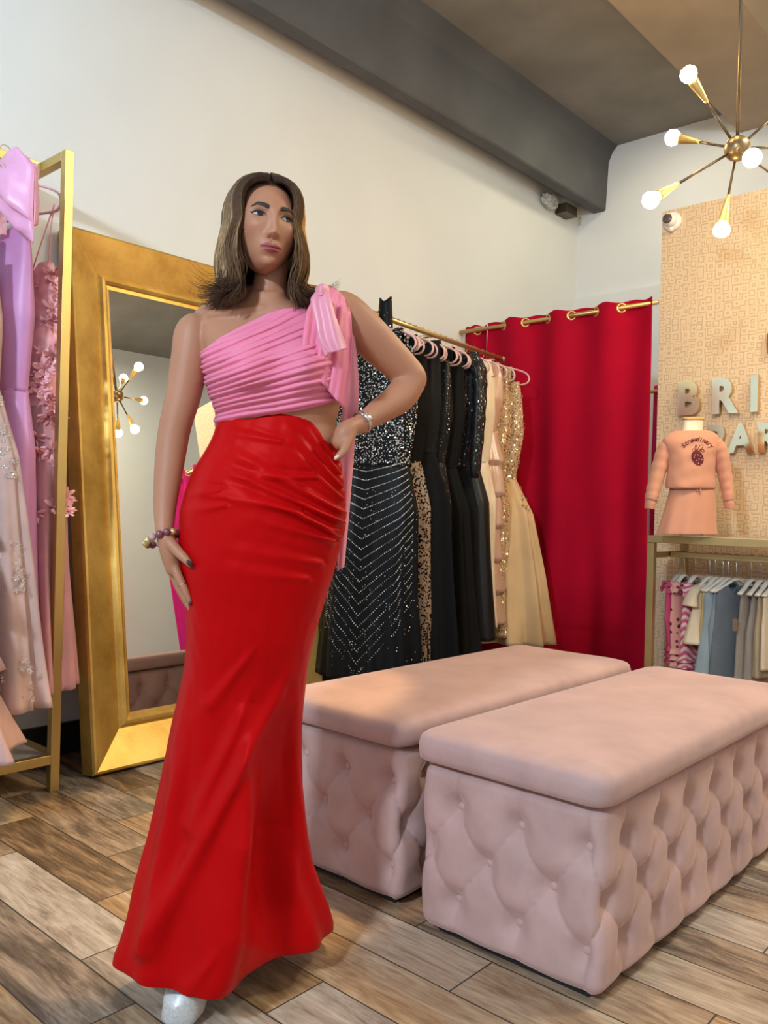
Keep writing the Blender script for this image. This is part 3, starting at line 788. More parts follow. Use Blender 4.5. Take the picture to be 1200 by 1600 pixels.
for y in (3.42, 4.17):
    e = rpt(y) - rk.location
    q = MB(); q.tube([e + Vector((0, 0, 0)), Vector((-3.297 - rk.location.x, e.y, e.z))], 0.009, 10); q.lathe((-3.300 - rk.location.x, e.y, e.z), [(0.03, 0), (0.03, 0.008), (0.012, 0.012)], 18, Matrix.Rotation(PI / 2, 4, 'Y'))
    q.mk('bracket', M_['brassd'], rk)
def on_rod(y, hem_z, **k):
    y *= KR; hem_z = 1.05 + (hem_z - 1.05) * KR
    for kk in ('sh', 'bust', 'wst', 'hem', 'thk', 'hthk', 'hw'):
        k[kk] = k.get(kk, dict(sh=0.16, bust=0.17, wst=0.135, hem=0.24, thk=0.075, hthk=0.13, hw=0.19)[kk]) * KR
    p = rpt(y); H = 1.968 - 0.085 - hem_z
    lab = k.pop('label'); rz = RZ + k.pop('dr', 0.0); hl = k.pop('hl');
    hanger(p, rz, M_['pinkvelvet'], hl, 'pink velvet hangers on the brass wall rod', w=k.pop('hw', 0.19))
    return gown((p.x, p.y, hem_z), rz, lab, H, k.pop('bodm'), k.pop('skm'), **k)

def chev(root, body, zt, zw):
    """rows of stones in V lines down the front of the skirt"""
    q = MB()
    for r in range(20):
        z0 = zw * 0.99 - r * 0.042 - (r * r) * 0.0004
        for s in (-1, 1):
            n = 36
            for i in range(n):
                x = i / (n - 1)
                a = -PI / 2 + s * x * 1.25
                steep = 0.05 + 0.016 * r
                z = z0 + x * steep - 0.03
                if z < 0.02 or z > zw * 1.02: continue
                p = body(a, z); c = Vector((lean0 * 0, 0, z)); d = (Vector((p.x, p.y, 0)) - Vector((0, 0, 0))).normalized()
                q.sphere(p + d * 0.004, 0.0024 * random.uniform(0.7, 1.35), 5, 4)
    o = tag(q.mk('rhinestone_lines', M_['stone'], root), kind='stuff')
lean0 = 0
M_['stone'] = mat('clear_rhinestone', (0.9, 0.88, 0.84), 0.15, 0.5, var=0.1)
g1 = on_rod(2.69, 0.31, dr=0.12, label='long black gown with rhinestone chevron lines, nearest the woman on the rod', hl='pink hanger at the near end of the brass rod, holding the rhinestone gown',
       bodm=M_['studs'], skm=M_['studs2'], hem=0.25, famp=0.05, sh=0.17, bust=0.20, wst=0.17, vneck=0.05, hthk=0.12, seed=1, strapw=0.03, extra=chev)
# high sheer collar of that gown reaching above the rod
q = MB(); q.grid(lambda u, v: Vector((0.035 + (0.030 + 0.012 * (1 - v)) * math.cos(2 * PI * u), 0.012 + 0.022 * math.sin(2 * PI * u), 1.63 + (0.16 + 0.012 * math.cos(4 * PI * u)) * v)), 30, 10, True)
q.mk('collar', M_['studs2'], g1, solid=0.002)
on_rod(2.74, 0.36, label='black mesh gown with sparse studs, second from the near end of the rod', hl='pink hanger second from the near end of the brass rod',
       bodm=M_['studs'], skm=M_['studs2'], hem=0.20, famp=0.10, seed=2, sh=0.15, folds=7)
lace = studs('black_lace_over_nude', (0.30, 0.21, 0.15), 95, 0.55, dot=(0.006, 0.006, 0.006), density=0.62, dotmetal=0.0)
on_rod(2.85, 0.36, label='nude gown with black lace showing as a narrow light strip among the black gowns', hl='pink hanger above the black lace gown',
       bodm=M_['blkm'], skm=lace, hem=0.20, famp=0.12, seed=3, sh=0.15, folds=7)
on_rod(2.95, 0.33, label='strapless black velvet gown with a plain full skirt, right of the lace gown', hl='pink hanger holding the strapless black velvet gown',
       bodm=M_['blkv'], skm=M_['blkm'], hem=0.27, famp=0.14, seed=4, sh=0.165, wst=0.15, folds=8, straps=False, waist=0.66)
on_rod(3.06, 0.40, label='black gown with vertical bands of glossy sequins in the middle of the rod', hl='pink hanger holding the gown with the glossy sequin bands',
       bodm=M_['seq'], skm=M_['seq'], hem=0.19, famp=0.08, seed=5, sh=0.15)
on_rod(3.17, 0.34, label='matte black gown with a wide skirt, left of the long sleeved sequin gown', hl='pink hanger left of the sequin sleeves',
       bodm=M_['blkm'], skm=M_['blkm'], hem=0.25, famp=0.13, seed=6, sh=0.16)
on_rod(3.27, 0.37, label='black gown with long herringbone sequin sleeves', hl='pink hanger inside the long sleeved sequin gown',
       bodm=M_['seq2'], skm=M_['blkm'], hem=0.22, famp=0.10, seed=7, sh=0.185, straps=False, sleeve=(0.66, 0.047, M_['seq2']), vneck=0.06)
on_rod(3.38, 0.42, label='black V neck gown with sequin edging and a smooth satin A-line skirt', hl='pink hanger holding the black satin V neck gown',
       bodm=M_['seq2'], skm=M_['blk'], hem=0.26, famp=0.05, seed=8, sh=0.15, vneck=0.22, folds=5, strapw=0.03)
on_rod(3.48, 0.46, label='slim cream satin gown between the black gowns and the ruffled one', hl='pink hanger holding the cream satin gown',
       bodm=M_['cream'], skm=M_['cream'], hem=0.19, famp=0.10, seed=9, sh=0.14, wst=0.14, straps=False)
on_rod(3.57, 0.47, label='rose gold satin gown with a stack of ruffle tiers', hl='pink hanger holding the rose gold ruffled gown',
       bodm=M_['rose'], skm=M_['rose'], hem=0.185, famp=0.07, seed=10, sh=0.14, tiers=6, waist=0.74, straps=False)
on_rod(3.66, 0.40, label='champagne beaded gown behind the gold tulle gown', hl='pink hanger holding the champagne beaded gown',
       bodm=M_['champ'], skm=M_['champ'], hem=0.19, famp=0.08, seed=11, sh=0.15)
def petals(root, body, zt, zw):
    q = MB(); random.seed(5)
    for k in range(330):
        a = random.uniform(0, 2 * PI); f = random.random() ** 0.8
        z = zt - 0.03 - f * (zt - zw + 0.16)
        p = body(a, min(z, zt)); d = Vector((p.x, p.y * 3, 0)).normalized()
        r = random.uniform(0.007, 0.013)
        M = d.to_track_quat('Z', 'Y').to_matrix().to_4x4() @ Matrix.Rotation(random.uniform(0, 6), 4, 'Z')
        for j in range(5):
            b = 2 * PI * j / 5
            c = p + d * 0.004; e1 = M @ Vector((math.cos(b) * r, math.sin(b) * r, 0.003)); e2 = M @ Vector((math.cos(b + .5) * r * .7, math.sin(b + .5) * r * .7, 0.001)); e3 = M @ Vector((math.cos(b - .5) * r * .7, math.sin(b - .5) * r * .7, 0.001))
            q.add([c, c + e3, c + e1, c + e2], [(0, 1, 2, 3)])
    tag(q.mk('beaded_flowers', M_['champ'], root, smooth=False), kind='stuff')
on_rod(3.78, 0.36, label='gold tulle ball gown with beaded bodice, last on the rod beside the crimson curtain', hl='pink hanger at the far end of the brass rod, holding the gold tulle gown',
       bodm=M_['champ'], skm=M_['tulleg'], hem=0.31, famp=0.09, seed=12, sh=0.15, wst=0.125, waist=0.60, hthk=0.17, folds=11, extra=petals, lean=0.03, strapw=0.026, hw=0.21, dr=0.06)
# bare hangers crowded between the gowns
for i, y in enumerate((2.96, 3.03, 3.13, 3.24, 3.36, 3.48, 3.60)):
    hanger(rpt(y), RZ + 0.05 * (-1) ** i, M_['pinkvelvet'], 'bare pink velvet hanger squeezed between the black gowns', 'bare pink hangers between the black gowns', w=0.19)

# ------------------------------------------------------------------ left rack with pink gowns
lr = empty('garment_rack', (-3.08, 0.9, 0), label='tall gold square-tube garment rack at the left edge, in front of the mirror', cat='garment rack')
def lbox(name, a, b, m=None, bevel=0.002):
    q = MB(); q.box(a, b); q.v = [p - lr.location for p in q.v]; return q.mk(name, m or M_['brass'], lr, smooth=False, bevel=bevel)
XF, XB, YR, YL, ZT = -2.90, -3.27, 1.462, 0.10, 2.315
t = 0.034
for y in (YR, YL):
    lbox('post', (XF - t / 2, y - t / 2, 0), (XF + t / 2, y + t / 2, ZT))
    lbox('post', (XB - t / 2, y - t / 2, 0), (XB + t / 2, y + t / 2, ZT))
    lbox('cross_bar', (XB + t / 2, y - t / 2, ZT - t), (XF - t / 2, y + t / 2, ZT))
    lbox('cross_bar', (XB + t / 2, y - t / 2, 0.10), (XF - t / 2, y + t / 2, 0.10 + t))
lbox('hanging_rail', (-3.10, YL + t / 2, ZT - t), (-3.07, YR - t / 2, ZT))
for x in (XF, XB): lbox('shelf_rail', (x - t / 2, YL + t / 2, 0.10), (x + t / 2, YR - t / 2, 0.10 + t))
lbox('shelf_panel', (XB + t / 2, YL + t / 2, 0.122), (XF - t / 2, YR - t / 2, 0.130), mat('pale_glossy_shelf', (0.55, 0.50, 0.48), 0.12, coat=0.5))
ZH = ZT - 0.002
M_['pinkh'] = mat('pink_plastic_hanger', (0.80, 0.45, 0.44), 0.4)
M_['lilac'] = mat('orchid_satin', (0.60, 0.26, 0.52), 0.42, var=0.04, sheen=0.2)
M_['bow'] = mat('bubblegum_pink_satin', (0.86, 0.38, 0.60), 0.36, var=0.04, sheen=0.2, bump=0.05, bscale=20)
M_['pinkt'] = mat('pink_tulle', (0.76, 0.36, 0.38), 0.8, var=0.08, alpha=0.80, sheen=0.3)
M_['pinkf'] = mat('pink_satin_petals', (0.95, 0.46, 0.50), 0.33, var=0.12, vscale=30, spec=0.7)
M_['beige'] = mat('dusty_beige_tulle', (0.62, 0.42, 0.38), 0.8, var=0.08, alpha=0.82, sheen=0.3)
M_['mauve'] = mat('mauve_ruffle_tulle', (0.55, 0.34, 0.32), 0.85, var=0.10, alpha=0.88, sheen=0.3)
M_['lace'] = studs('silver_lace_embroidery', (0.62, 0.52, 0.48), 120, 0.45, dot=(0.98, 0.95, 0.92), density=0.75, dotmetal=0.6)
def left_gown(y, hemz, top=2.12, **k):
    lab = k.pop('label'); hl = k.pop('hl'); rz = k.pop('rz', 0.12); hd = k.pop('hdr', 0.0); x = k.pop('x', -3.085)
    hanger((x, y, ZH), rz + hd, M_['pinkh'], hl, 'pink hangers on the gold rack', w=k.pop('hw', 0.20), hookr=0.022, drop=0.085)
    return gown((x, y, hemz), rz, lab, top - hemz, k.pop('bodm'), k.pop('skm'), group='pink gowns on the gold rack', **k)
def flower_mesh():
    q = MB(); random.seed(9)
    for ringn, rr_, tilt in ((6, 0.026, 0.5), (5, 0.017, 1.0)):
        for j in range(ringn):
            b = 2 * PI * j / ringn + ringn
            def fn(u, v, b=b, rr_=rr_, tilt=tilt):
                w = math.sin(PI * min(1, v * 0.9 + 0.05)) * 0.55
                a = b + (u - 0.5) * w * 1.6
                r = rr_ * v
                return Vector((math.cos(a) * r, math.sin(a) * r, r * tilt * 0.6 + 0.004 * math.sin(u * PI) + 0.002 * math.sin(u * 7)))
            q.grid(fn, 4, 4)
    return q
def flowers(root, body, zt, zw):
    random.seed(21); f0 = None
    for k in range(96):
        a = -PI / 2 + random.uniform(-1.6, 1.7); f = random.random()
        z = zt - 0.02 - f * (zt - zw + 0.42)
        p = body(a, z); d = Vector((p.x, p.y * 3, random.uniform(-.2, .2))).normalized()
        if f0 is None: f0 = flower_mesh().mk('flower', M_['pinkf'], root, solid=0); o = f0
        else: o = f0.copy(); COL.objects.link(o)
        o.location = p + d * 0.003; o.rotation_mode = 'QUATERNION'; o.rotation_quaternion = d.to_track_quat('Z', 'Y')
        s = random.uniform(1.2, 2.3); o.scale = (s, s * random.uniform(.7, 1), s)
left_gown(1.415, 0.36, top=1.93, label='pink spaghetti strap gown covered in satin flowers, next to the rack post', hl='pink hanger nearest the gold rack post', rz=0.36, x=-3.115, hw=0.185, hdr=-0.12,
          bodm=M_['pinkf'], skm=M_['pinkt'], hem=0.20, lean=0.03, sh=0.13, bust=0.155, wst=0.125, vneck=0.13, seed=21, extra=flowers, straps=False, waist=0.66, hthk=0.12, famp=0.10)
# thin straps of that gown up to the hanger
gf = [o for o in COL.objects if o.get('label', '').startswith('pink spaghetti strap')][0]
for x in (-0.115, 0.115):
    for dx in (-0.01, 0.012):
        q = MB(); q.tube([(x * 0.75 + dx * 4, -0.028, 1.50), (x * 1.0 + dx, -0.008, 1.70), (x * 1.15, 0, 1.785)], 0.0028, 6); q.mk('thin_strap', M_['pinkf'], gf)
left_gown(1.315, 0.50, top=2.02, label='orchid satin gown with a large pink bow on its shoulder', hl='pink hanger holding the orchid gown with the bow', rz=0.14, x=-3.075, lean=0.01,
          bodm=M_['lilac'], skm=M_['lilac'], hem=0.20, sh=0.15, bust=0.17, wst=0.14, vneck=0.03, seed=22, straps=False, waist=0.62, folds=6, famp=0.05)
gb = [o for o in COL.objects if o.get('label', '').startswith('orchid satin gown')][0]
def bow_half(s):
    def fn(u, v):
        a = 2 * PI * u
        w = interp(v, [0, 0.25, 0.7, 1.0], [0.022, 0.075, 0.115, 0.100])
        t_ = interp(v, [0, 0.25, 0.7, 0.93, 1.0], [0.018, 0.055, 0.050, 0.018, 0.001])
        k = 1 + 0.13 * math.sin(a * 5 + v * 4 + s) + 0.08 * math.sin(a * 9)
        return Vector((0.20 * v * s * 1.0 + 0.02, 1.2 * t_ * math.sin(a) * k - 0.06, 1.15 * w * math.cos(a) * k - 0.09 * v * v + 0.03))
    q = MB(); q.grid(fn, 48, 24, True); return q
for s in (-1, 1):
    q = bow_half(s); q.v = [p * 1.0 + Vector((0.10, -0.03, 1.60)) for p in q.v]; q.mk('bow', M_['bow'], gb, solid=0.003)
q = MB(); q.sphere((0.11, -0.10, 1.655), (0.035, 0.032, 0.045), 20, 12); q.mk('bow_knot', M_['bow'], gb)
q = MB(); q.grid(lambda u, v: Vector((0.02 + 0.16 * (u - .5), -0.07 + 0.02 * math.sin(u * 14), 1.57 - 0.09 * v)), 30, 8); q.mk('chiffon_drape', mat('sheer_pink_chiffon', (0.80, 0.38, 0.45), 0.8, alpha=0.75), gb)
def patches(zs, rad, n, seed):
    def f(root, body, zt, zw):
        random.seed(seed)
        for z0 in zs:
            for a0 in np.linspace(-PI / 2 - 1.2, -PI / 2 + 1.35, n):
                q = MB()
                for k in range(34):
                    an = random.uniform(0, 2 * PI); rr_ = rad * math.sqrt(random.random()); zz = z0 + rr_ * math.sin(an) * 1.5
                    if zz < z0 - rad * 0.8: zz = z0 - rad * 0.8
                    a = a0 + rr_ * math.cos(an) / 0.22
                    if zz > zt: continue
                    p = body(a, max(0.005, zz)); d = Vector((p.x, p.y * 3, 0)).normalized(); r = random.uniform(0.006, 0.014)
                    M = d.to_track_quat('Z', 'Y').to_matrix().to_4x4() @ Matrix.Rotation(random.uniform(0, 6), 4, 'Z')
                    for j in range(5):
                        b = 2 * PI * j / 5; c = p + d * 0.005
                        q.add([c, c + M @ Vector((math.cos(b - .4) * r * .6, math.sin(b - .4) * r * .6, 0.001)), c + M @ Vector((math.cos(b) * r, math.sin(b) * r, 0.003)), c + M @ Vector((math.cos(b + .4) * r * .6, math.sin(b + .4) * r * .6, 0.001))], [(0, 1, 2, 3)])
                if q.v: tag(q.mk('lace_applique', M_['lace'], root, smooth=False), kind='stuff')
    return f
left_gown(1.165, 0.37, top=1.98, label='dusty beige tulle gown with three bands of silver lace appliques', hl='pink hanger holding the beige lace gown', rz=0.25, x=-3.03, lean=0.075,
          bodm=M_['beige'], skm=M_['beige'], hem=0.29, sh=0.14, bust=0.15, wst=0.13, seed=23, waist=0.66, folds=8, famp=0.08, hthk=0.15,
          extra=patches((0.10, 0.45, 0.82, 1.06), 0.075, 5, 31))
left_gown(0.93, 0.27, top=1.95, label='mauve gown with layered tulle ruffles, cut off by the left picture edge', hl='pink hanger holding the mauve ruffled gown', rz=0.20, x=-2.97, lean=0.10,
          bodm=M_['mauve'], skm=M_['mauve'], hem=0.32, sh=0.14, bust=0.15, wst=0.14, seed=24, waist=0.56, folds=9, famp=0.10, tiers=4, hthk=0.17)

# ------------------------------------------------------------------ children's rack under the gold letters
M_['olive'] = mat('brushed_brass_tube', (0.50, 0.38, 0.17), 0.38, 0.75, var=0.06, vscale=6)
dr = empty('display_rack', (-1.14, 4.1, 0), label='low gold display rack with a shelf top in front of the papered partition', cat='display rack')
def dbox(name, a, b, m=None):
    q = MB(); q.box(a, b); q.v = [p - dr.location for p in q.v]; return q.mk(name, m or M_['olive'], dr, smooth=False, bevel=0.002)
X0, X1, Y0, Y1, ZS = -1.775, -0.50, 3.90, 4.33, 0.955; t = 0.035
for x in (X0, X1 - t):
    for y in (Y0, Y1 - t): dbox('post', (x, y, 0), (x + t, y + t, ZS - t))
    dbox('side_bar', (x + .004, Y0 + t, 0.845), (x + t - .004, Y1 - t, 0.873)); dbox('side_bar', (x, Y0 + t, 0.08), (x + t, Y1 - t, 0.08 + t))
dbox('top_rail', (X0, Y0, ZS - t), (X1, Y0 + t, ZS)); dbox('top_rail', (X0, Y1 - t, ZS - t), (X1, Y1, ZS))
dbox('top_rail', (X0, Y0 + t, ZS - t), (X0 + t, Y1 - t, ZS)); dbox('top_rail', (X1 - t, Y0 + t, ZS - t), (X1, Y1 - t, ZS))
dbox('shelf_top', (X0 + t, Y0 + t, ZS - 0.022), (X1 - t, Y1 - t, ZS - 0.002), mat('pale_shelf_board', (0.60, 0.50, 0.40), 0.35))
dbox('hanging_rail', (X0 + t, 4.095, 0.845), (X1 - t, 4.122, 0.873))
dbox('bottom_rail', (X0 + t, Y0, 0.08), (X1 - t, Y0 + t, 0.08 + t)); dbox('bottom_rail', (X0 + t, Y1 - t, 0.08), (X1 - t, Y1, 0.08 + t))

M_['whiteh'] = mat('white_plastic_hanger', (0.80, 0.74, 0.64), 0.35)
M_['greyh'] = mat('clear_grey_hanger', (0.55, 0.50, 0.46), 0.3)
def kid(x, label, hl, m, w=0.12, L=0.36, hem=0.15, thk=0.022, sleeve=None, neck=0.04, armhole=0.0, rz=PI / 2, hm='whiteh', folds=6, famp=0.12, name='childrens_shirt', cat='clothing',
        group='children\'s clothes on the low rack', trim_=None, extra=None, hw=None, ruffle=None, ribs=0):
    """small garment hung at right angles to the rail"""
    loc = Vector((x, 4.108, 0.861))
    hanger(loc, rz, M_[hm], hl, 'hangers on the low rack', w=hw or w * 0.95, style='kid', hookr=0.017, drop=0.105)
    zt = 0.861 - 0.105 - 0.018
    root = empty(name, (x, 4.108, zt - L), rz, label, cat, group)
    def body(a, z):
        f = 1 - z / L
        ww = interp(f, [0, 0.12, 0.3, 0.5, 1], [w * 0.78, w * (0.95 - armhole), w * (0.93 - armhole * 0.6), w, hem]); tt = interp(f, [0, 0.2, 1], [thk * 0.6, thk, thk * 1.5])
        k = 1 + famp * f * math.sin(a * folds + x * 40) + (0.02 * math.sin(a * ribs) if ribs else 0)
        slope = 0.045 * max(0, abs(math.cos(a)) - 0.35) * max(0, 1 - f * 5)
        return Vector((ww * math.cos(a) * (1 + 0.3 * (k - 1)), tt * math.sin(a) * k, z - slope))
    def fn(u, v):
        a = 2 * PI * u; c = abs(math.cos(a))
        cut = neck * max(0, 1 - (c / 0.55) ** 2) * (1.0 if math.sin(a) < 0 else 0.45)
        z1 = L - cut
        return body(a, z1 * (1 - v))
    q = MB(); q.grid(fn, 120 if ribs else 64, 40, True)
    q.mk('body', m, root, solid=0.002)
    if sleeve:
        for s in (-1, 1):
            q = MB(); Ls, rs, flare = sleeve
            S = spline([(s * w * 0.72, 0, L - 0.03), (s * w * 0.98, 0, L - 0.05), (s * (w * 1.05 + 0.01), 0, L - 0.05 - Ls * 0.5), (s * (w * 1.08 + 0.012), 0, L - 0.05 - Ls)], 16)
            q.tube([Vector(p) for p in S], [rs * interp(i, [0, 8, 16], [0.8, 1.0, flare]) for i in range(17)], 14, 0.7, up=(0, 1, 0))
            q.mk('sleeve', m, root)
    if extra: extra(root, body, L)
    return root
def patt(name, base, dot, scale, size, density=1.0, stripe=False):
    m, nt, b, N, L = newmat(name)
    tc = N('ShaderNodeTexCoord')
    if stripe:
        w = N('ShaderNodeTexWave'); w.inputs['Scale'].default_value = scale; w.bands_direction = 'DIAGONAL'; L(tc.outputs['Object'], w.inputs['Vector'])
        lt = N('ShaderNodeMath'); lt.operation = 'GREATER_THAN'; lt.inputs[1].default_value = 0.5; L(w.outputs['Fac'], lt.inputs[0])
    else:
        w = N('ShaderNodeTexVoronoi'); w.inputs['Scale'].default_value = scale; w.inputs['Randomness'].default_value = 0.6; L(tc.outputs['Object'], w.inputs['Vector'])
        lt = N('ShaderNodeMath'); lt.operation = 'LESS_THAN'; lt.inputs[1].default_value = size; L(w.outputs['Distance'], lt.inputs[0])
    mx = N('ShaderNodeMix'); mx.data_type = 'RGBA'; L(lt.outputs[0], mx.inputs[0]); mx.inputs[6].default_value = (*base, 1); mx.inputs[7].default_value = (*dot, 1)
    L(mx.outputs[2], b.inputs['Base Color']); b.inputs['Roughness'].default_value = 0.75
    return m
M_['hearts'] = patt('pink_print_with_dark_marks', (0.78, 0.36, 0.30), (0.16, 0.03, 0.03), 26, 0.26)
M_['hotpink'] = mat('hot_pink_jersey', (0.62, 0.06, 0.16), 0.7)
M_['stripes'] = patt('pink_and_white_stripes', (0.62, 0.10, 0.18), (0.80, 0.55, 0.50), 16, 0.5, stripe=True)
M_['creamc'] = mat('cream_cotton', (0.74, 0.60, 0.42), 0.8, bump=0.1, bscale=200)
M_['mustard'] = mat('tan_cotton', (0.50, 0.33, 0.13), 0.8)
M_['bluer'] = mat('light_blue_rib_knit', (0.27, 0.33, 0.36), 0.85)
M_['blueg'] = mat('blue_grey_knit', (0.135, 0.155, 0.175), 0.85, bump=0.2, bscale=300)
M_['steelb'] = mat('steel_blue_cotton', (0.22, 0.26, 0.30), 0.85)
M_['taupe'] = mat('taupe_knit', (0.30, 0.25, 0.21), 0.85, bump=0.2, bscale=300)
M_['sand'] = mat('sand_knit', (0.42, 0.32, 0.20), 0.85)
def frill(col):
    def f(root, body, L):
        for s in (-1, 1):
            q = MB()
            for k in range(2):
                def fn(u, v, k=k, s=s):
                    a = 2 * PI * u
                    r = 0.018 + 0.020 * v
                    return Vector((s * (0.075 + 0.012 * k) + s * r * math.cos(a) * 0.8, r * math.sin(a) * (1 + 0.2 * math.sin(a * 5)), L - 0.01 - 0.022 * k + 0.016 * math.sin(a * 4 + v) * v - 0.020 * v))
                q.grid(fn, 30, 5, True)
            q.mk('shoulder_frill', col, root, solid=0.002)
        for k in range(3):
            q = MB(); q.grid(lambda u, v, k=k: body(2 * PI * u, 0.05 - 0.03 * k - 0.028 * v) * 1.0 + Vector((math.cos(2 * PI * u) * 0.016 * v, math.sin(2 * PI * u) * 0.012 * v * (1 + .5 * math.sin(u * 80)), 0)), 60, 4, True)
            q.mk('leg_frill', col, root, solid=0.0015)
    return f
kid(-1.700, 'hot pink frilled child romper, first at the left end of the low rack', 'grey hanger of the hot pink romper at the left post', M_['hotpink'], w=0.105, L=0.38, hem=0.06, hm='greyh', extra=frill(M_['hotpink']), name='childrens_romper', rz=1.40)
kid(-1.672, 'salmon pink child romper with dark heart marks and shoulder frills', 'hanger of the heart print romper', M_['hearts'], w=0.10, L=0.39, hem=0.075, extra=frill(M_['hearts']), name='childrens_romper', rz=1.36)
kid(-1.615, 'pink and white striped frilled romper beside the cream dress', 'hanger of the striped romper', M_['stripes'], w=0.105, L=0.42, hem=0.10, extra=frill(M_['stripes']), name='childrens_romper', rz=1.40)
def skirtpart(m, z, h):
    def f(root, body, L):
        q = MB(); q.grid(lambda u, v: (lambda p: Vector((p.x * (1 + 0.45 * v), p.y * (1 + 1.1 * v) * (1 + 0.25 * v * math.sin(u * 2 * PI * 9)), p.z)))(body(2 * PI * u, z - h * v)), 80, 12, True)
        q.mk('skirt', m, root, solid=0.002)
    return f
kid(-1.545, 'cream short-sleeved child dress with a gathered skirt', 'hanger inside the cream child dress', M_['creamc'], w=0.10, L=0.30, hem=0.10, sleeve=(0.07, 0.032, 1.4), extra=skirtpart(M_['creamc'], 0.17, 0.17), name='childrens_dress', rz=1.15, thk=0.03)
kid(-1.515, 'tan child dress mostly hidden behind the cream one', 'hanger of the tan dress behind the cream one', M_['mustard'], w=0.11, L=0.42, hem=0.12, name='childrens_dress', rz=1.35)
kid(-1.480, 'light blue ribbed child dress right of the cream one', 'white hanger of the ribbed blue dress', M_['bluer'], w=0.12, L=0.44, hem=0.155, ribs=46, name='childrens_dress', rz=1.15, thk=0.03)
kid(-1.455, 'steel blue child vest with narrow armholes, behind the blue grey one', 'white hanger of the steel blue vest', M_['steelb'], w=0.12, L=0.40, hem=0.12, armhole=0.18, rz=1.2)
kid(-1.418, 'blue grey sleeveless child top facing the camera with a dark neckline', 'grey hanger in the middle of the low rack', M_['blueg'], w=0.125, L=0.46, hem=0.14, armhole=0.08, neck=0.055, rz=0.98, thk=0.03)
kid(-1.348, 'taupe sleeveless child top with a long open armhole', 'white hanger of the taupe top', M_['taupe'], w=0.12, L=0.46, hem=0.13, armhole=0.15, rz=1.45)
kid(-1.305, 'pale taupe child top with a twisted strap, third from the right edge', 'white hanger third from the right edge', M_['taupe'], w=0.115, L=0.44, hem=0.12, armhole=0.3, rz=1.42)
kid(-1.270, 'sand coloured child top near the right picture edge', 'white hanger near the right picture edge', M_['sand'], w=0.12, L=0.42, hem=0.12, armhole=0.15, rz=1.45)
kid(-1.235, 'cream child top at the right picture edge', 'white hanger at the right picture edge', M_['creamc'], w=0.12, L=0.38, hem=0.12, rz=1.4)
q = MB(); q.box((-1.372, 3.945, 0.53), (-1.350, 3.947, 0.585)); q.tube([(-1.361, 3.946, 0.583), (-1.361, 3.955, 0.62)], 0.0008, 5)
tag(q.mk('price_tag', mat('brown_paper_tag', (0.22, 0.13, 0.08), 0.7), smooth=False), 'small brown price tag hanging beside the blue grey top', 'price tag')

# ------------------------------------------------------------------ child mannequin with sweatshirt and skirt
DM = 3.93
M_['peach'] = mat('peach_sweatshirt_cloth', (0.60, 0.270, 0.170), 0.85, var=0.03, bump=0.08, bscale=250, sheen=0.2)
M_['mann'] = mat('cream_mannequin', (0.80, 0.68, 0.50), 0.35)
mroot2 = empty('child_mannequin', P(1080, 836, DM + 0.02), label='cream headless child mannequin bust with a wooden neck cap on the shelf', cat='mannequin')
def pr(rows, d=DM, n=40, sq=1.0, fold=None):
    """rings from outline rows (py, pxl, pxr, half depth)"""
    R = []
    for py, xl, xr, hd in rows:
        ring = []
        for k in range(n):
            a = 2 * PI * k / n
            c, s = math.cos(a), math.sin(a)
            cc = math.copysign(abs(c) ** sq, c)
            fd = fold(a, py) if fold else 0
            ring.append(P((xl + xr) / 2 + cc * (xr - xl) / 2 * (1 + fd * 0.3), py, d - s * hd * (1 + fd)))
        R.append(ring)
    return R
def prm(name, rows, m, parent, n=40, cap=(True, True), solid=0, fold=None, dd=0.0, fine=24):
    rows = [tuple(r) for r in spline(rows, fine)]
    q = MB(); q.rings([[p - world_origin(parent) for p in r] for r in pr(rows, DM + dd, n, fold=fold)], *cap)
    return q.mk(name, m, parent, solid=solid)
prm('torso', [(835, 1046, 1114, .05), (800, 1048, 1112, .06), (750, 1050, 1112, .065), (700, 1046, 1118, .07), (684, 1052, 1112, .06), (676, 1064, 1100, .045), (664, 1067, 1099, .036), (655, 1068, 1099, .035)], M_['mann'], mroot2)
prm('neck_cap', [(656, 1067, 1100, .037), (653.5, 1066, 1101, .038), (651.5, 1067, 1100, .037)], mat('light_wood_cap', (0.62, 0.36, 0.12), 0.4), mroot2, fine=6)
q = MB(); b0 = P(1080, 836, DM + 0.02) - mroot2.location; q.lathe(Vector((b0.x, b0.y, 0)), [(0.055, -0.004), (0.055, 0.004), (0.01, 0.012)], 24); q.mk('stand_base', M_['white'], mroot2)
swe = empty('sweatshirt', P(1085, 760, DM), label='peach child sweatshirt with a dark strawberry print worn by the mannequin', cat='sweatshirt')
def wr(a, py): return 0.05 * nz(math.cos(a) * 2, math.sin(a) * 2, py * 0.06) + 0.04 * math.sin(py * 0.25 + 3 * math.cos(a)) * 0.5
prm('body', [(763, 1041, 1117, .098), (758, 1040, 1118, .102), (740, 1042, 1117, .10), (715, 1043, 1119, .10), (700, 1038, 1124, .095), (686, 1037, 1124, .085), (677, 1048, 1117, .066), (673, 1060, 1106, .052), (674, 1064, 1102, .046)], M_['peach'], swe, n=64, cap=(False, False), solid=0.003, fold=wr, fine=40)
def limb(name, pts, m, parent, n=20, flat=0.8, fine=26, wr_=0.05):
    S = spline([(p[0], p[1], p[2], p[3]) for p in pts], fine)
    q = MB(); o = world_origin(parent)
    q.tube([P(s[0], s[1], s[2]) - o for s in S], [s[3] * s[2] / FPX * (1 + wr_ * math.sin(i * 1.7)) for i, s in enumerate(S)], n, flat, up=FWD)
    return q.mk(name, m, parent)
limb('sleeve', [(1047, 690, DM, 13), (1038, 706, DM, 15), (1029, 735, DM, 14.5), (1021, 765, DM - .01, 13), (1017, 783, DM - .02, 11.5)], M_['peach'], swe)
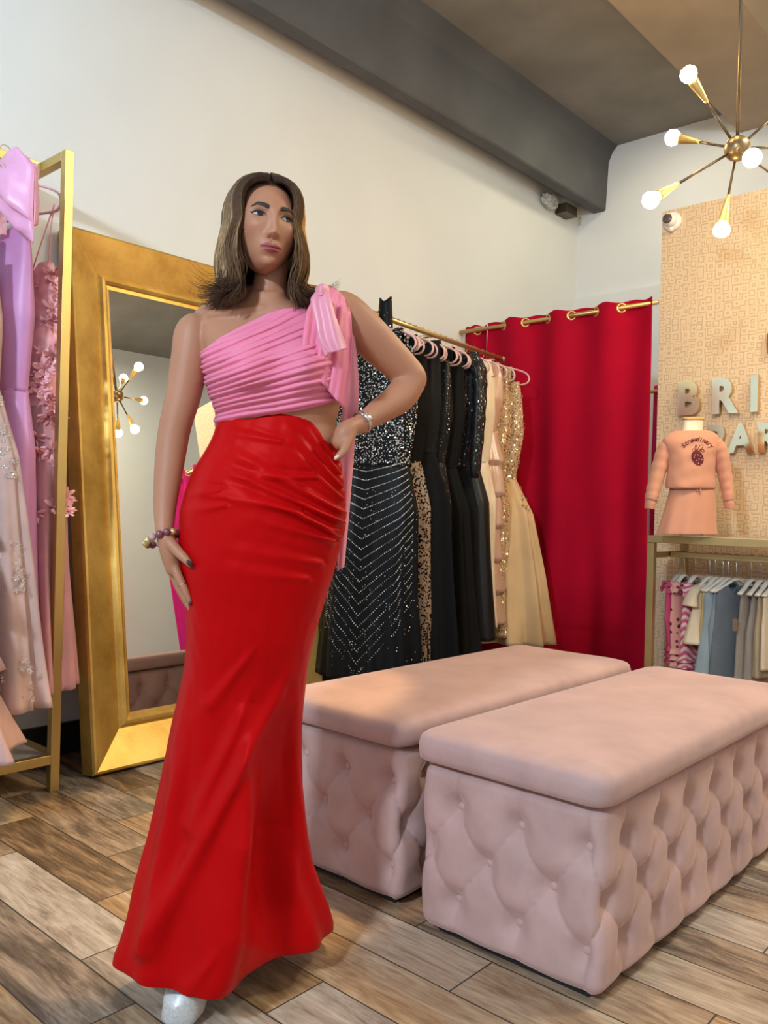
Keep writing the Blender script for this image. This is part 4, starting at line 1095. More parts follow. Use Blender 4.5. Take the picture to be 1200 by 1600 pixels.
limb('sleeve', [(1116, 690, DM, 13), (1125, 706, DM, 15), (1131, 735, DM, 13.5), (1136, 762, DM - .01, 11.5), (1138, 783, DM - .02, 9.5)], M_['peach'], swe)
limb('cuff', [(1017, 782, DM - .02, 10.0), (1016, 788, DM - .02, 10.5), (1015, 795, DM - .02, 9.5)], M_['peach'], swe, wr_=0.02)
limb('cuff', [(1138, 782, DM - .02, 9.0), (1139, 788, DM - .02, 9.5), (1139, 795, DM - .02, 8.5)], M_['peach'], swe, wr_=0.02)
skt = empty('mini_skirt', P(1080, 837, DM), label='peach drawstring mini skirt worn by the mannequin below the sweatshirt', cat='skirt')
prm('waistband', [(753, 1049, 1114, .078), (757, 1048, 1115, .082), (762, 1047, 1116, .082), (765, 1047, 1116, .080)], M_['peach'], skt, cap=(False, False), solid=0.003)
prm('skirt_body', [(764, 1047, 1116, .080), (775, 1044, 1117, .086), (800, 1037, 1118, .094), (820, 1031, 1119, .10), (833, 1027, 1120, .104), (835, 1027, 1120, .102)], M_['peach'], skt, n=72, cap=(False, False), solid=0.003, fold=lambda a, py: 0.05 * math.sin(a * 9) * (py - 760) / 70)
M_['maroon'] = mat('maroon_print', (0.12, 0.006, 0.012), 0.8)
def bowtie():
    q = MB(); o = skt.location; d = DM - 0.087
    for pts in ([(1090, 757), (1083, 753), (1084, 760), (1090, 758)], [(1090, 757), (1099, 755), (1098, 761), (1090, 758)], [(1090, 758), (1094, 764), (1095, 771)], [(1090, 758), (1089, 764), (1091, 768)]):
        q.tube([P(s[0], s[1], d) - o for s in spline(pts, 12)], 0.0035, 8)
    q.mk('drawstring', M_['peach'], skt)
bowtie()
# print: strawberry and curved lettering lying on the chest
def chest(px, py, lift=0.0):
    rows = [(763, 1041, 1117, .098), (740, 1042, 1117, .10), (715, 1043, 1119, .10), (700, 1038, 1124, .095), (686, 1037, 1124, .085), (677, 1048, 1117, .066)][::-1]
    ys = [r[0] for r in rows]
    xl, xr, hd = (interp(py, ys, [r[k] for r in rows]) for k in (1, 2, 3))
    c = (px - (xl + xr) / 2) / ((xr - xl) / 2); a = math.acos(max(-0.98, min(0.98, c)))
    return P(px, py, DM - math.sin(a) * hd * (1 + wr(a, py)) - 0.004 - lift)
q = MB(); cx, cy = 1090.5, 716.5
def berry(u, v):
    a = 2 * PI * u; r = 11.2 * v * (1 - 0.10 * math.sin(a)); x, y = r * math.cos(a) * 0.80, r * math.sin(a) * 1.10
    t_ = -0.42; return chest(cx + x * math.cos(t_) - y * math.sin(t_), cy + x * math.sin(t_) + y * math.cos(t_)) - swe.location
q.grid(berry, 40, 8, True); q.mk('strawberry_print', M_['maroon'], swe)
q = MB(); random.seed(2)
for x, y in ((-5, -6), (0, -6), (4.5, -4), (-6.5, -2), (-2.5, 3), (2, 1), (1, 8), (6, 9.5), (7, 2)):
    q.sphere(chest(cx + x * 0.9, cy + y * 0.95, 0.001) - swe.location, 0.0024, 8, 6)
q.mk('seed_print', mat('pale_print', (0.80, 0.60, 0.55), 0.8), swe)
q = MB()
for pts in ([(1089, 704), (1086, 699), (1088, 695), (1090, 703)], [(1090, 704), (1093, 697), (1098, 695), (1098, 699), (1092, 704)], [(1088, 704), (1083, 701), (1081, 705)], [(1092, 704), (1099, 702), (1100, 706), (1094, 705)]):
    q.tube([chest(s[0], s[1], 0.0) - swe.location for s in spline(pts, 12)], 0.0012, 6)
q.mk('leaf_outline', M_['maroon'], swe)
q = MB(); txt = 'Strawdinary'
kx = 0
for i, c_ in enumerate(txt):
    V, F = text_mesh(c_, 0.01, 0.0)
    f = i / (len(txt) - 1); an = (f - 0.5) * 1.75
    bx, by = 1090 + 25.5 * math.sin(an), 709 - 25.5 * math.cos(an) + 6
    ax = (min(v.x for v in V) + max(v.x for v in V)) / 2
    sc_x = 10.5
    out = []
    for v in V:
        x, y = (v.x - ax) * sc_x + v.y * sc_x * 0.2, v.y * sc_x
        out.append(chest(bx + x * math.cos(an) + y * math.sin(an), by + x * math.sin(an) - y * math.cos(an), 0.0015) - swe.location)
    q.add(out, F)
q.mk('lettering', M_['maroon'], swe, solid=0.001)

# ================================================================== the woman
def skin_mat():
    m = mat('skin', (0.50, 0.27, 0.175), 0.52, var=0.03, vscale=9, attr=True, sss=0.12, spec=0.4, bump=0.03, bscale=220)
    return m
M_['skin'] = skin_mat()
SK = (0.43, 0.185, 0.102)
D0 = 1.78
person = empty('person', (P(300, 1590, 1.66).x, P(300, 1590, 1.66).y, 0.0), label='woman in a pink one-shoulder top and long red satin skirt, one hand on her hip', cat='person')
PO = person.location.copy()
def pm(pts): return [Vector(p) - PO for p in pts]

# torso outline rows: py, centre px, half width px, centre depth, half thickness m
TR = [(455, 418, 27, 1.785, .040), (470, 416, 36, 1.790, .050), (480, 415, 62, 1.795, .060), (488, 416, 92, 1.80, .066), (500, 421, 112, 1.80, .074), (525, 424, 112, 1.79, .088), (560, 428, 107, 1.78, .098), (600, 432, 103, 1.78, .100),
      (640, 437, 93, 1.785, .088), (662, 434, 90, 1.79, .084), (690, 432, 94, 1.79, .088), (700, 430, 92, 1.795, .084), (730, 424, 98, 1.81, .078), (760, 415, 106, 1.82, .078), (810, 410, 106, 1.82, .078), (850, 406, 100, 1.82, .075)]
tys = [r[0] for r in TR]
def torso(a, py, off=0.0):
    cx, hw, dc, ht = (interp(py, tys, [r[k] for r in TR]) for k in (1, 2, 3, 4))
    c, s = math.cos(a), math.sin(a)
    c2 = math.copysign(abs(c) ** 0.92, c); s2 = math.copysign(abs(s) ** 0.80, s)
    px = cx + hw * c2
    bust = 0.0
    if s > 0:
        for bx, by in ((382, 580), (476, 574)):
            bust += 0.042 * math.exp(-((px - bx) / 34) ** 2 - ((py - by) / 34) ** 2)
        bust += 0.006 * math.exp(-((px - cx) / 20) ** 2 - ((py - 690) / 40) ** 2) * -1
    d = dc - s2 * (ht + off) - bust * max(0, s) ** 0.5
    px += off / dc * FPX * c2
    return P(px, py, d)
q = MB()
q.rings([pm([torso(2 * PI * k / 48, py) for k in range(48)]) for py in np.linspace(455, 850, 60)])
def btube(pts, n=16, flat=1.0, fine=24, up=None):
    S = spline(pts, fine)
    q.tube(pm([P(s[0], s[1], s[2]) for s in S]), [max(0.002, s[3] * s[2] / FPX) for s in S], n, flat, up=up or FWD)
    a, b = S[0], S[-1]
    for e in (a, b): q.sphere(P(e[0], e[1], e[2]) - PO, e[3] * e[2] / FPX * 0.98, 14, 10)
# neck
btube([(428, 395, 1.80, 27), (424, 425, 1.795, 26), (421, 450, 1.795, 26.5), (419, 475, 1.80, 33)])
# trapezius and clavicles
btube([(418, 458, 1.83, 22), (370, 480, 1.83, 24), (325, 500, 1.81, 24)]); btube([(420, 456, 1.83, 22), (470, 466, 1.83, 24), (520, 478, 1.82, 25)])
btube([(412, 482, 1.742, 7), (370, 487, 1.738, 6), (330, 492, 1.76, 8)], 10)
# right arm, hanging, image left
btube([(316, 512, 1.80, 25), (303, 522, 1.795, 30), (297, 560, 1.79, 29.5), (287, 615, 1.785, 27.5), (274, 665, 1.78, 25), (268, 700, 1.775, 24), (263, 740, 1.765, 22), (258, 790, 1.75, 18), (257, 828, 1.735, 14.5)], 20, fine=40)
# left arm, hand on hip, image right
btube([(512, 486, 1.82, 27), (535, 488, 1.82, 33), (566, 515, 1.83, 33), (600, 548, 1.85, 30), (630, 577, 1.87, 26.5), (642, 592, 1.875, 26)], 20, fine=30)
btube([(642, 594, 1.875, 25), (626, 619, 1.855, 25), (603, 636, 1.82, 22), (580, 651, 1.785, 17.5), (560, 664, 1.755, 15)], 20, fine=26)
# legs and feet inside the skirt
btube([(372, 840, 1.79, 58), (350, 1000, 1.77, 46), (330, 1180, 1.76, 30), (312, 1320, 1.73, 26), (290, 1490, 1.70, 17)], 20)
btube([(450, 840, 1.80, 58), (430, 1000, 1.82, 46), (415, 1180, 1.86, 30), (400, 1320, 1.90, 25), (392, 1415, 1.94, 17)], 20)
# right hand on the thigh: palm edge-on, thumb forward, four fingers down
PX = 1.720
def finger(pts, fine=14):
    btube(pts, 12, fine=fine)
btube([(256, 826, 1.732, 14), (261, 846, 1.728, 16), (266, 868, 1.728, 16), (271, 888, 1.730, 13.5)], 16, 0.9)
btube([(261, 846, 1.742, 13), (268, 872, 1.748, 14), (273, 890, 1.752, 12)], 14)
finger([(266, 848, 1.712, 9.5), (277, 861, 1.702, 8.8), (288, 872, 1.692, 7.6), (297, 882, 1.686, 5.6)])
finger([(272, 884, 1.722, 7.8), (281, 905, 1.714, 7.0), (290, 924, 1.712, 6.2), (297, 942, 1.712, 4.6)])
finger([(271, 888, 1.737, 7.8), (281, 914, 1.731, 7.0), (290, 936, 1.729, 6.0), (298, 954, 1.728, 4.4)])
finger([(269, 890, 1.752, 7.4), (277, 914, 1.750, 6.6), (286, 933, 1.748, 5.6), (293, 948, 1.748, 4.2)])
finger([(267, 888, 1.766, 6.6), (273, 906, 1.766, 5.8), (280, 922, 1.766, 5.0), (286, 934, 1.766, 4.0)])
# left hand on the hip: back of the hand toward the camera, fingers wrapping behind, thumb down in front
btube([(562, 663, 1.757, 14.5), (548, 668, 1.735, 16), (538, 676, 1.722, 17), (533, 690, 1.722, 15)], 16, 0.9)
finger([(549, 676, 1.722, 9.5), (542, 692, 1.706, 8.4), (537, 705, 1.697, 7.4), (528, 714, 1.692, 5.8)])
finger([(536, 680, 1.728, 8.5), (529, 690, 1.742, 7.6), (530, 700, 1.775, 6.8), (531, 706, 1.80, 5.2)])
finger([(540, 672, 1.738, 8.5), (532, 680, 1.758, 7.4), (531, 690, 1.795, 6.6), (529, 696, 1.82, 5.2)])
finger([(545, 668, 1.752, 8.0), (536, 672, 1.775, 7.0), (533, 680, 1.812, 6.2), (529, 684, 1.84, 5.0)])
finger([(551, 666, 1.765, 7.0), (543, 667, 1.79, 6.2), (538, 672, 1.822, 5.6), (533, 676, 1.845, 4.6)])
btube([(535, 700, 1.80, 6), (522, 703, 1.80, 6)], 8)
tmp = mk('body_tmp', q.v, q.f, M_['skin'], origin=(0, 0, 0))
r = tmp.modifiers.new('r', 'REMESH'); r.mode = 'VOXEL'; r.voxel_size = 0.0034
s_ = tmp.modifiers.new('s', 'SMOOTH'); s_.iterations = 7; s_.factor = 0.5
bm_ = bpy.data.meshes.new_from_object(tmp.evaluated_get(bpy.context.evaluated_depsgraph_get()))
bpy.data.objects.remove(tmp)
BV = [Vector(v.co) for v in bm_.vertices]; BF = [tuple(p.vertices) for p in bm_.polygons]
bpy.data.meshes.remove(bm_)
body = MB(); body.col = SK
body.add(BV, BF)

# ---------------- head (own fine mesh, joined to the neck)
HCEN = P(412, 356, 1.775)          # between the ears, eye height
hy, hp, hr = -math.radians(23), math.radians(1), math.radians(3.5)    # turned to her left, chin up, slight tilt
# head axes: x = her left (image right), y = out of the face, z = up
RH = Vector((RGT.x, RGT.y, 0)).normalized(); FH = Vector((0, 0, 1)).cross(RH)       # FH points away from the camera
B0 = Matrix((( RH.x, -FH.x, 0), (RH.y, -FH.y, 0), (0, 0, 1)))
HM3 = B0 @ Matrix.Rotation(hr, 3, 'Y') @ Matrix.Rotation(hy, 3, 'Z') @ Matrix.Rotation(hp, 3, 'X')
HS = 0.935
HMAT = Matrix.Translation(HCEN - PO) @ HM3.to_4x4() @ Matrix.Scale(HS, 4)
def HP(x, y, z): return HMAT @ Vector((x, y, z))
HWX, HDY, HTZ, HBZ = 0.0720, 0.094, 0.107, 0.112
def g2(x, z, cx, cz, sx, sz): return math.exp(-((x - cx) / sx) ** 2 - ((z - cz) / sz) ** 2)
def fdisp(x, z):
    ax = abs(x); d = 0.0
    # nose
    t = (0.008 - z) / 0.048                # 0 at the bridge, 1 at the tip
    if -0.4 < t < 1.25:
        h = interp(t, [-0.4, 0, 0.5, 0.85, 1.0, 1.12, 1.25], [0, 0.0045, 0.0095, 0.0165, 0.0175, 0.011, 0])
        w = interp(t, [-0.4, 0.2, 0.7, 1.0, 1.25], [0.011, 0.0070, 0.0078, 0.0098, 0.011])
        d += h * math.exp(-(x / w) ** 2)
    d += 0.0070 * g2(ax, z, 0.0110, -0.0415, 0.0055, 0.0060)
    d -= 0.0040 * g2(ax, z, 0.0065, -0.0495, 0.0030, 0.0022)
    # eye sockets, brow ridge, lids
    d -= 0.0105 * g2(ax, z, 0.0310, 0.002, 0.0150, 0.0100)
    d -= 0.0040 * g2(ax, z, 0.0140, 0.004, 0.0060, 0.0090)
    d += 0.0035 * g2(ax, z, 0.0300, 0.0200, 0.0200, 0.0065)
    d += 0.0048 * g2(ax, z, 0.0315, 0.0005, 0.0115, 0.0065)
    # cheekbones, hollow, temples
    d += 0.0050 * g2(ax, z, 0.0430, -0.024, 0.0180, 0.0160)
    d -= 0.0030 * g2(ax, z, 0.0460, -0.058, 0.0160, 0.0180)
    # mouth
    d += 0.0060 * g2(x, z, 0, -0.0700, 0.0240, 0.0160)
    lipw = max(0.0, 1 - (ax / 0.0235) ** 2)
    d += 0.0042 * lipw ** 0.6 * math.exp(-((z + 0.0660 + 0.0008 * math.cos(ax / 0.008 * 2)) / 0.0036) ** 2)
    d += 0.0056 * lipw ** 0.7 * math.exp(-((z + 0.0750) / 0.0044) ** 2)
    d -= 0.0036 * lipw ** 0.4 * math.exp(-((z + 0.0703 - 0.0016 * (ax / 0.022) ** 2) / 0.0013) ** 2)
    d -= 0.0020 * g2(x, z, 0, -0.0580, 0.0032, 0.0050)
    d -= 0.0032 * g2(x, z, 0, -0.0860, 0.0150, 0.0045)
    # chin
    d += 0.0095 * g2(x, z, 0, -0.1020, 0.0190, 0.0120)
    return d
def base(sx, sy, sz):
    H = HTZ if sz > 0 else HBZ
    t = max(0.0, -sz)
    w = 1 - 0.19 * t ** 1.8 + 0.05 * math.exp(-((sz + 0.28) / 0.3) ** 2)
    x = HWX * w * sx
    y = HDY * sy * (1.0 if sy > 0 else 1.08 - 0.35 * t) + 0.030 * t ** 2 - 0.012 * max(0, sz) - (0.010 if sy < 0 else 0.010 * 0) * max(0, sz)
    if sy > 0: y = HDY * sy ** 0.88 * 0.98 + 0.030 * t ** 2 - 0.012 * max(0, sz)
    return x, y, H * sz
def surf_y(x, z):
    H = HTZ if z > 0 else HBZ
    sz = max(-0.999, min(0.999, z / H)); t = max(0.0, -sz)
    w = 1 - 0.19 * t ** 1.8 + 0.05 * math.exp(-((sz + 0.28) / 0.3) ** 2)
    sx = x / (HWX * w); s2 = max(0.0, 1 - sx * sx - sz * sz)
    return HDY * math.sqrt(s2) ** 0.88 * 0.98 + 0.030 * t ** 2 - 0.012 * max(0, sz) + fdisp(x, z) * min(1, s2 * 6)
LIP = (0.33, 0.075, 0.07);
def face_col(x, z, front):
    c = list(SK)
    if not front: return c
    ax = abs(x)
    b = 0.30 * g2(ax, z, 0.043, -0.030, 0.018, 0.016)          # rouge
    c = [c[0] * (1 - 0.02 * b), c[1] * (1 - 0.38 * b), c[2] * (1 - 0.32 * b)]
    m_ = 0.50 * g2(ax, z, 0.0325, 0.0085, 0.0150, 0.0050) + 0.25 * g2(ax, z, 0.0340, -0.006, 0.0130, 0.0040)     # eye make-up
    c = [c[0] * (1 - 0.62 * m_), c[1] * (1 - 0.68 * m_), c[2] * (1 - 0.66 * m_)]
    # lips
    up = -0.0612 + 0.0015 * math.cos(min(ax, 0.010) / 0.010 * PI) * -1 - 0.0068 * (ax / 0.0240) ** 2.2
    lo = -0.0808 + 0.0105 * (ax / 0.0240) ** 2.0
    if ax < 0.0240:
        k = min(1, max(0, (up - z) / 0.0012 + 0.5)) * min(1, max(0, (z - lo) / 0.0012 + 0.5))
        line = math.exp(-((z + 0.0703 - 0.0016 * (ax / 0.022) ** 2) / 0.0009) ** 2)
        L_ = [LIP[i] * (1 - 0.55 * line) for i in range(3)]
        c = [c[i] * (1 - k) + L_[i] * k for i in range(3)]
    return c
hv, hf, hc = [], [], []
NU, NV = 300, 230
for j in range(NV + 1):
    ph = PI * j / NV
    for i in range(NU):
        # denser at the front
        u = i / NU; a = 2 * PI * u; a = a - 0.45 * math.sin(2 * (a)) * 0.0
        a2 = PI / 2 + (a - PI / 2) + 0.0
        w_ = a - 0.55 * math.sin(a)          # packs samples around a = 0
        th = PI / 2 + w_
        sx, sy, sz = math.cos(th) * math.sin(ph), math.sin(th) * math.sin(ph), math.cos(ph)
        x, y, z = base(sx, sy, sz)
        front = sy > 0
        if front: y += fdisp(x, z) * min(1, sy * sy * 6)
        hv.append(HP(x, y, z)); hc.append(face_col(x, z, sy > 0.3))
for j in range(NV):
    for i in range(NU):
        k = (i + 1) % NU
        hf.append((j * NU + i, (j + 1) * NU + i, (j + 1) * NU + k, j * NU + k))
body.add(hv, hf, hc)
# ears
for s in (-1, 1):
    R = []
    for i in range(17):
        a = 2 * PI * i / 16
        R.append([HP(s * (HWX * 0.98 + 0.006 + 0.004 * math.cos(b)), -0.008 - 0.016 * math.cos(a) * 0.9 - 0.003 * math.sin(b), -0.010 + 0.030 * math.sin(a) + 0.004 * math.sin(b)) for b in [2 * PI * j / 6 for j in range(6)]])
    body.rings(R, False, False)
    body.sphere(HP(s * HWX * 0.97, -0.008, -0.010), (0.008, 0.016, 0.026), 10, 8, HM3.to_4x4() @ Matrix.Scale(HS, 4))
body.mk('body', M_['skin'], person, cols=True)

# eyes, brows, lashes lie on the face
M_['sclera'] = mat('eye_white', (0.50, 0.43, 0.39), 0.7, var=0.0, spec=0.1)
M_['iris'] = mat('dark_brown_iris', (0.030, 0.015, 0.009), 0.5, var=0.0, spec=0.15)
M_['brow'] = mat('dark_brown_hair', (0.030, 0.018, 0.013), 0.7)
for s in (-1, 1):
    ex, ez = s * 0.0318, 0.001
    def almond(u, v, lift=0.0006):
        t = u * 2 - 1
        x = ex + 0.0148 * t
        out = t * s
        up = 0.0068 * (1 - abs(t) ** 2.2) + 0.0010 * out; lo = -0.0042 * (1 - abs(t) ** 2.0) + 0.0014 * out
        z = ez + lo + (up - lo) * v
        return HP(x, surf_y(x, z) + lift, z)
    q = MB(); q.grid(lambda u, v: almond(u, v), 24, 10); eye = q.mk('eye', M_['sclera'], person)
    q = MB(); gx = ex + 0.0030; gz = ez + 0.0008
    def disc(u, v, r=0.0064):
        a = 2 * PI * u; x = gx + r * v * math.cos(a); z = gz + r * v * math.sin(a)
        t = (x - ex) / 0.0138; z = min(z, ez + 0.0064 * (1 - min(1, abs(t)) ** 2.2)); z = max(z, ez - 0.0040 * (1 - min(1, abs(t)) ** 2))
        return HP(x, surf_y(x, z) + 0.0012, z)
    q.grid(disc, 24, 6, True); q.mk('iris', M_['iris'], eye)
    q = MB(); pts = []
    for k in range(15):
        t = -1.02 + 2.16 * k / 14 if s > 0 else 1.02 - 2.16 * k / 14
        x = ex + 0.0142 * t; tt = min(1.0, abs(t)); z = ez + 0.0071 * (1 - tt ** 2.2) + 0.0010 * t * s + (0.0022 * max(0, abs(t) - 0.95) * 7 if t * s > 0 else 0)
        pts.append(HP(x, surf_y(x, z) + 0.0014, z))
    q.tube(pts, [0.0007 + 0.0015 * math.sin(PI * (k + 1) / 16) + 0.0004 * (k / 14) for k in range(15)], 6); q.mk('eyelashes', M_['brow'], eye)
    q = MB(); pts = []
    for k in range(11):
        t = -0.9 + 1.8 * k / 10; x = ex + 0.0138 * t; z = ez - 0.0044 * (1 - abs(t) ** 2) + 0.0014 * t * s
        pts.append(HP(x, surf_y(x, z) + 0.0008, z))
    q.tube(pts, 0.00045, 5); q.mk('lower_lashes', M_['brow'], eye)
    q = MB()
    def brow(u, v):
        t = u; x = s * (0.0125 + 0.036 * t); zc = 0.0172 + 0.0058 * math.sin(min(1.0, t / 0.72) * PI / 2) - 0.0095 * max(0, t - 0.66) ** 1.2 * 2.6
        w = interp(t, [0, 0.15, 0.6, 1], [0.0036, 0.0052, 0.0046, 0.0012]); z = zc + w * (v * 2 - 1)
        return HP(x, surf_y(x, z) + 0.0010 + 0.0006 * math.sin(PI * v), z)
    q.grid(brow, 30, 6); q.mk('eyebrow', M_['brow'], person)

# ---------------- hair
def hair_mat():
    m = mat('balayage_hair', (0.1, 0.06, 0.04), 0.55, var=0.14, vscale=140, attr=True, spec=0.12)
    return m
M_['hair'] = hair_mat()
DARK = np.array((0.034, 0.019, 0.013)); MID = np.array((0.120, 0.060, 0.030)); ASH = np.array((0.82, 0.54, 0.28)); GOLD = np.array((0.95, 0.48, 0.11))
random.seed(12)
ZTOP = HTZ + 0.010
PARTX = 0.006
# hair is laid out in an upright copy of the head frame so it hangs straight down
HU3 = B0 @ Matrix.Rotation(hy * 0.75, 3, 'Z')
HUM = Matrix.Translation(HCEN - PO) @ HU3.to_4x4() @ Matrix.Scale(HS, 4)
def HQ(x, y, z): return HUM @ Vector((x, y, z))
def strand(phi, lay, jit, ln):
    """phi: compass angle, 0 = face front, + = her left; lay 0 inner .. 1 outer"""
    s = 1 if phi > 0 else -1
    ap = abs(phi); pts = []
    rx, ry = 0.0780 + 0.013 * lay, 0.095 + 0.014 * lay
    fall = 0.0
    N1, N2 = 9, 17
    # start on the parting line, front ones from the hairline
    fy = interp(ap, [0.6, 1.2, 2.2, PI], [0.066, 0.040, -0.01, -0.05])
    fy = interp(ap, [0.6, 1.2, 2.2, PI], [0.0725, 0.047, -0.01, -0.05]); zs = interp(ap, [0.6, 1.0, 1.6, 2.2, PI], [0.0775, 0.092, 0.110, 0.113, 0.105])
    sx0 = PARTX + s * 0.003
    for k in range(N1):
        t = k / (N1 - 1)
        # sweep from the part over the skull to the temple level
        e = math.sin(t * PI / 2); h = math.cos(t * PI / 2)
        x = sx0 * (1 - e) + rx * math.sin(phi) * e + s * 0.012 * math.sin(t * PI) * (1 if ap < 1.1 else 0.3)
        y = fy * (1 - e) + (ry * math.cos(phi) - 0.010) * e + 0.006 * math.sin(t * PI)
        z = (zs + 0.006 * lay) * (h ** 0.9) + 0.004 * e * (1 - e) * 4
        pts.append((x, y, z))
    x0, y0, z0 = pts[-1]
    L_ = ln
    ux, uy = math.sin(phi), math.cos(phi)
    for k in range(1, N2 + 1):
        t = k / N2
        z = z0 - L_ * t
        # gently in at the jaw, then out and flipped at the tips
        out = 0.010 * math.sin(t * PI * 0.9) + 0.010 * lay * t - 0.010 * math.exp(-((t - 0.72) / 0.16) ** 2) + (0.036 + 0.020 * jit) * max(0, t - 0.80) / 0.2 * (0.25 + 0.75 * lay)
        side = 0.013 * math.sin(t * 7 + jit * 2) * t
        zz = z + (0.040 * (0.4 + jit * 0.4) * (max(0, t - 0.84) / 0.16) ** 1.6 * lay)
        if ap < 1.0:         # face-framing pieces curve outward from the cheek
            out += 0.010 * math.sin(t * PI * 1.1)
        pts.append((x0 + ux * out + uy * side * s, y0 + uy * out * 0.6 - ux * side * s, zz))
    return pts
q = MB()
def hcol(t, phi, hi):
    # t along the strand: dark roots, lighter lengths, darker ends
    base_ = DARK * (1 - min(1, t * 2.2)) + MID * min(1, t * 2.2)
    lite = GOLD if phi > 0.3 else ASH
    m_ = hi * math.exp(-((t - 0.50) / 0.28) ** 2)
    c = base_ * (1 - m_) + lite * m_
    e = max(0, (t - 0.72) / 0.28)
    c = c * (1 - 0.55 * e) + (DARK * 1.6) * 0.55 * e
    return tuple(c)
def add_strand(phi, lay, r, hi, ln=None):
    jit = random.uniform(-1, 1)
    ln = ln or random.uniform(0.165, 0.205)
    p = strand(phi, lay, jit, ln)
    pts = [HQ(*a) for a in p]; n = len(pts)
    rad = [r * interp(i / (n - 1), [0, 0.15, 0.75, 1], [0.5, 1.0, 0.9, 0.12]) for i in range(n)]
    q.tube(pts, rad, 5, 0.45, up=HQ(math.cos(phi), -math.sin(phi), 0) - HQ(0, 0, 0), c=[hcol(i / (n - 1), phi, hi) for i in range(n)])
for k in range(1700):
    phi = random.uniform(0.70, PI) * random.choice((-1, 1))
    if random.random() < 0.40: phi = random.uniform(0.70, 1.5) * random.choice((-1, 1))
    lay = random.random() ** 0.7
    hi = 0.0
    if abs(phi) < 1.9: hi = max(0.0, min(1.0, (0.58 if phi < 0 else 0.95) + 2.2 * nz(phi * 5.5, 0.7, lay * 0.8) + random.uniform(-.12, .12)))
    if phi > 0 and abs(phi) < 1.05: hi *= 0.15
    elif 1.05 < phi < 2.2 and lay > 0.5: hi = 1.0
    add_strand(phi, lay, random.uniform(0.0016, 0.0032), hi)
for k in range(220):
    add_strand(random.uniform(0.72, 1.5) * random.choice((-1, 1)), random.uniform(-0.3, 0.2), 0.004, 0.0, random.uniform(0.13, 0.18))
for k in range(60):      # outer locks over her left shoulder
    phi = random.uniform(1.2, 1.9); p = strand(phi, 1.1, random.uniform(0.8, 1.8), random.uniform(0.15, 0.185)); n = len(p)
    q.tube([HQ(*a) for a in p], [0.0030 * interp(i / (n - 1), [0, .2, .8, 1], [.5, 1, .8, .1]) for i in range(n)], 5, 0.5, c=[hcol(i / (n - 1), phi, 0.9) for i in range(n)])
# skull cap under the strands
def cap(u, v):
    a = 0.66 + (2 * PI - 1.32) * u          # leaves the face open
    phi = a if a <= PI else a - 2 * PI
    p = strand(phi, -0.35, 0.0, 0.15)
    f = v * 0.80 * (len(p) - 1); i = min(int(f), len(p) - 2); f -= i
    return HQ(*[p[i][c] * (1 - f) + p[i + 1][c] * f for c in range(3)])
n0 = len(q.v)
q.grid(cap, 90, 36)
for i in range(n0, len(q.v)): q.c[i] = tuple(DARK * 1.2)
# loose flipped ends on her right
for k in range(16):
    phi = random.uniform(-2.0, -1.0); jit = random.uniform(0.6, 1.6)
    p = strand(phi, 1.15, jit, random.uniform(0.15, 0.19)); n = len(p)
    q.tube([HQ(*a) for a in p], [0.0016 * interp(i / (n - 1), [0, .2, .8, 1], [.5, 1, .8, .1]) for i in range(n)], 5, 0.6, c=[hcol(i / (n - 1), phi, 0.3) for i in range(n)])
q.mk('hair', M_['hair'], person, cols=True)

# ---------------- pink pleated one-shoulder top
M_['pinktop'] = mat('pink_pleated_chiffon', (0.76, 0.185, 0.30), 0.6, var=0.03, sheen=0.3, sheen_tint=(1, .8, .9), bump=0.05, bscale=60)
def ytop(px):      # neckline in the photograph, rising to her left shoulder
    return interp(px, [300, 322, 345, 380, 420, 445, 460, 560], [556, 548, 528, 508, 488, 481, 480, 480])
def ybot(px): return interp(px, [340, 380, 410, 440, 470, 500, 535, 545], [664, 654, 650, 646, 641, 634, 622, 622])
def pleat(px, py):
    q_ = math.atan2(729 - py, px + 32)
    n = (q_ - 0.12) / 0.36 * 18
    n += 0.45 * nz(px * 0.012, py * 0.012, 3.3)
    w = abs(math.sin(PI * n)) ** 0.8
    return 0.0068 * w + 0.002 * math.sin(n * 2.3) + 0.003 * nz(px * 0.03, py * 0.05, 1.0)
q = MB()
def topfn(u, v):
    a = 2 * PI * u
    # solve the height range for this side of the body
    cx = 428; px = cx + 105 * math.cos(a)
    yt = ytop(px); yb = ybot(px)
    if math.sin(a) < 0: yt = interp(px, [320, 430, 520, 545], [552, 520, 482, 480]); yb = ybot(px) + 4
    py = yt + (yb - yt) * v
    for _ in range(2):
        hw = interp(py, tys, [r[2] for r in TR]); c_ = interp(py, tys, [r[1] for r in TR])
        px = c_ + hw * math.copysign(abs(math.cos(a)) ** 0.92, math.cos(a))
        if math.sin(a) >= 0: yt = ytop(px); yb = ybot(px); py = yt + (yb - yt) * v
    off = 0.0065 + pleat(px, py) * (0.35 + 0.65 * min(1, v * 6, (1 - v) * 8 + 0.3))
    if v < 0.001 or v > 0.999: off = 0.003
    return torso(a, py, off) - PO
q.grid(topfn, 300, 150, True)
top_o = q.mk('one_shoulder_top', M_['pinktop'], person, solid=0.0025, off=-1)
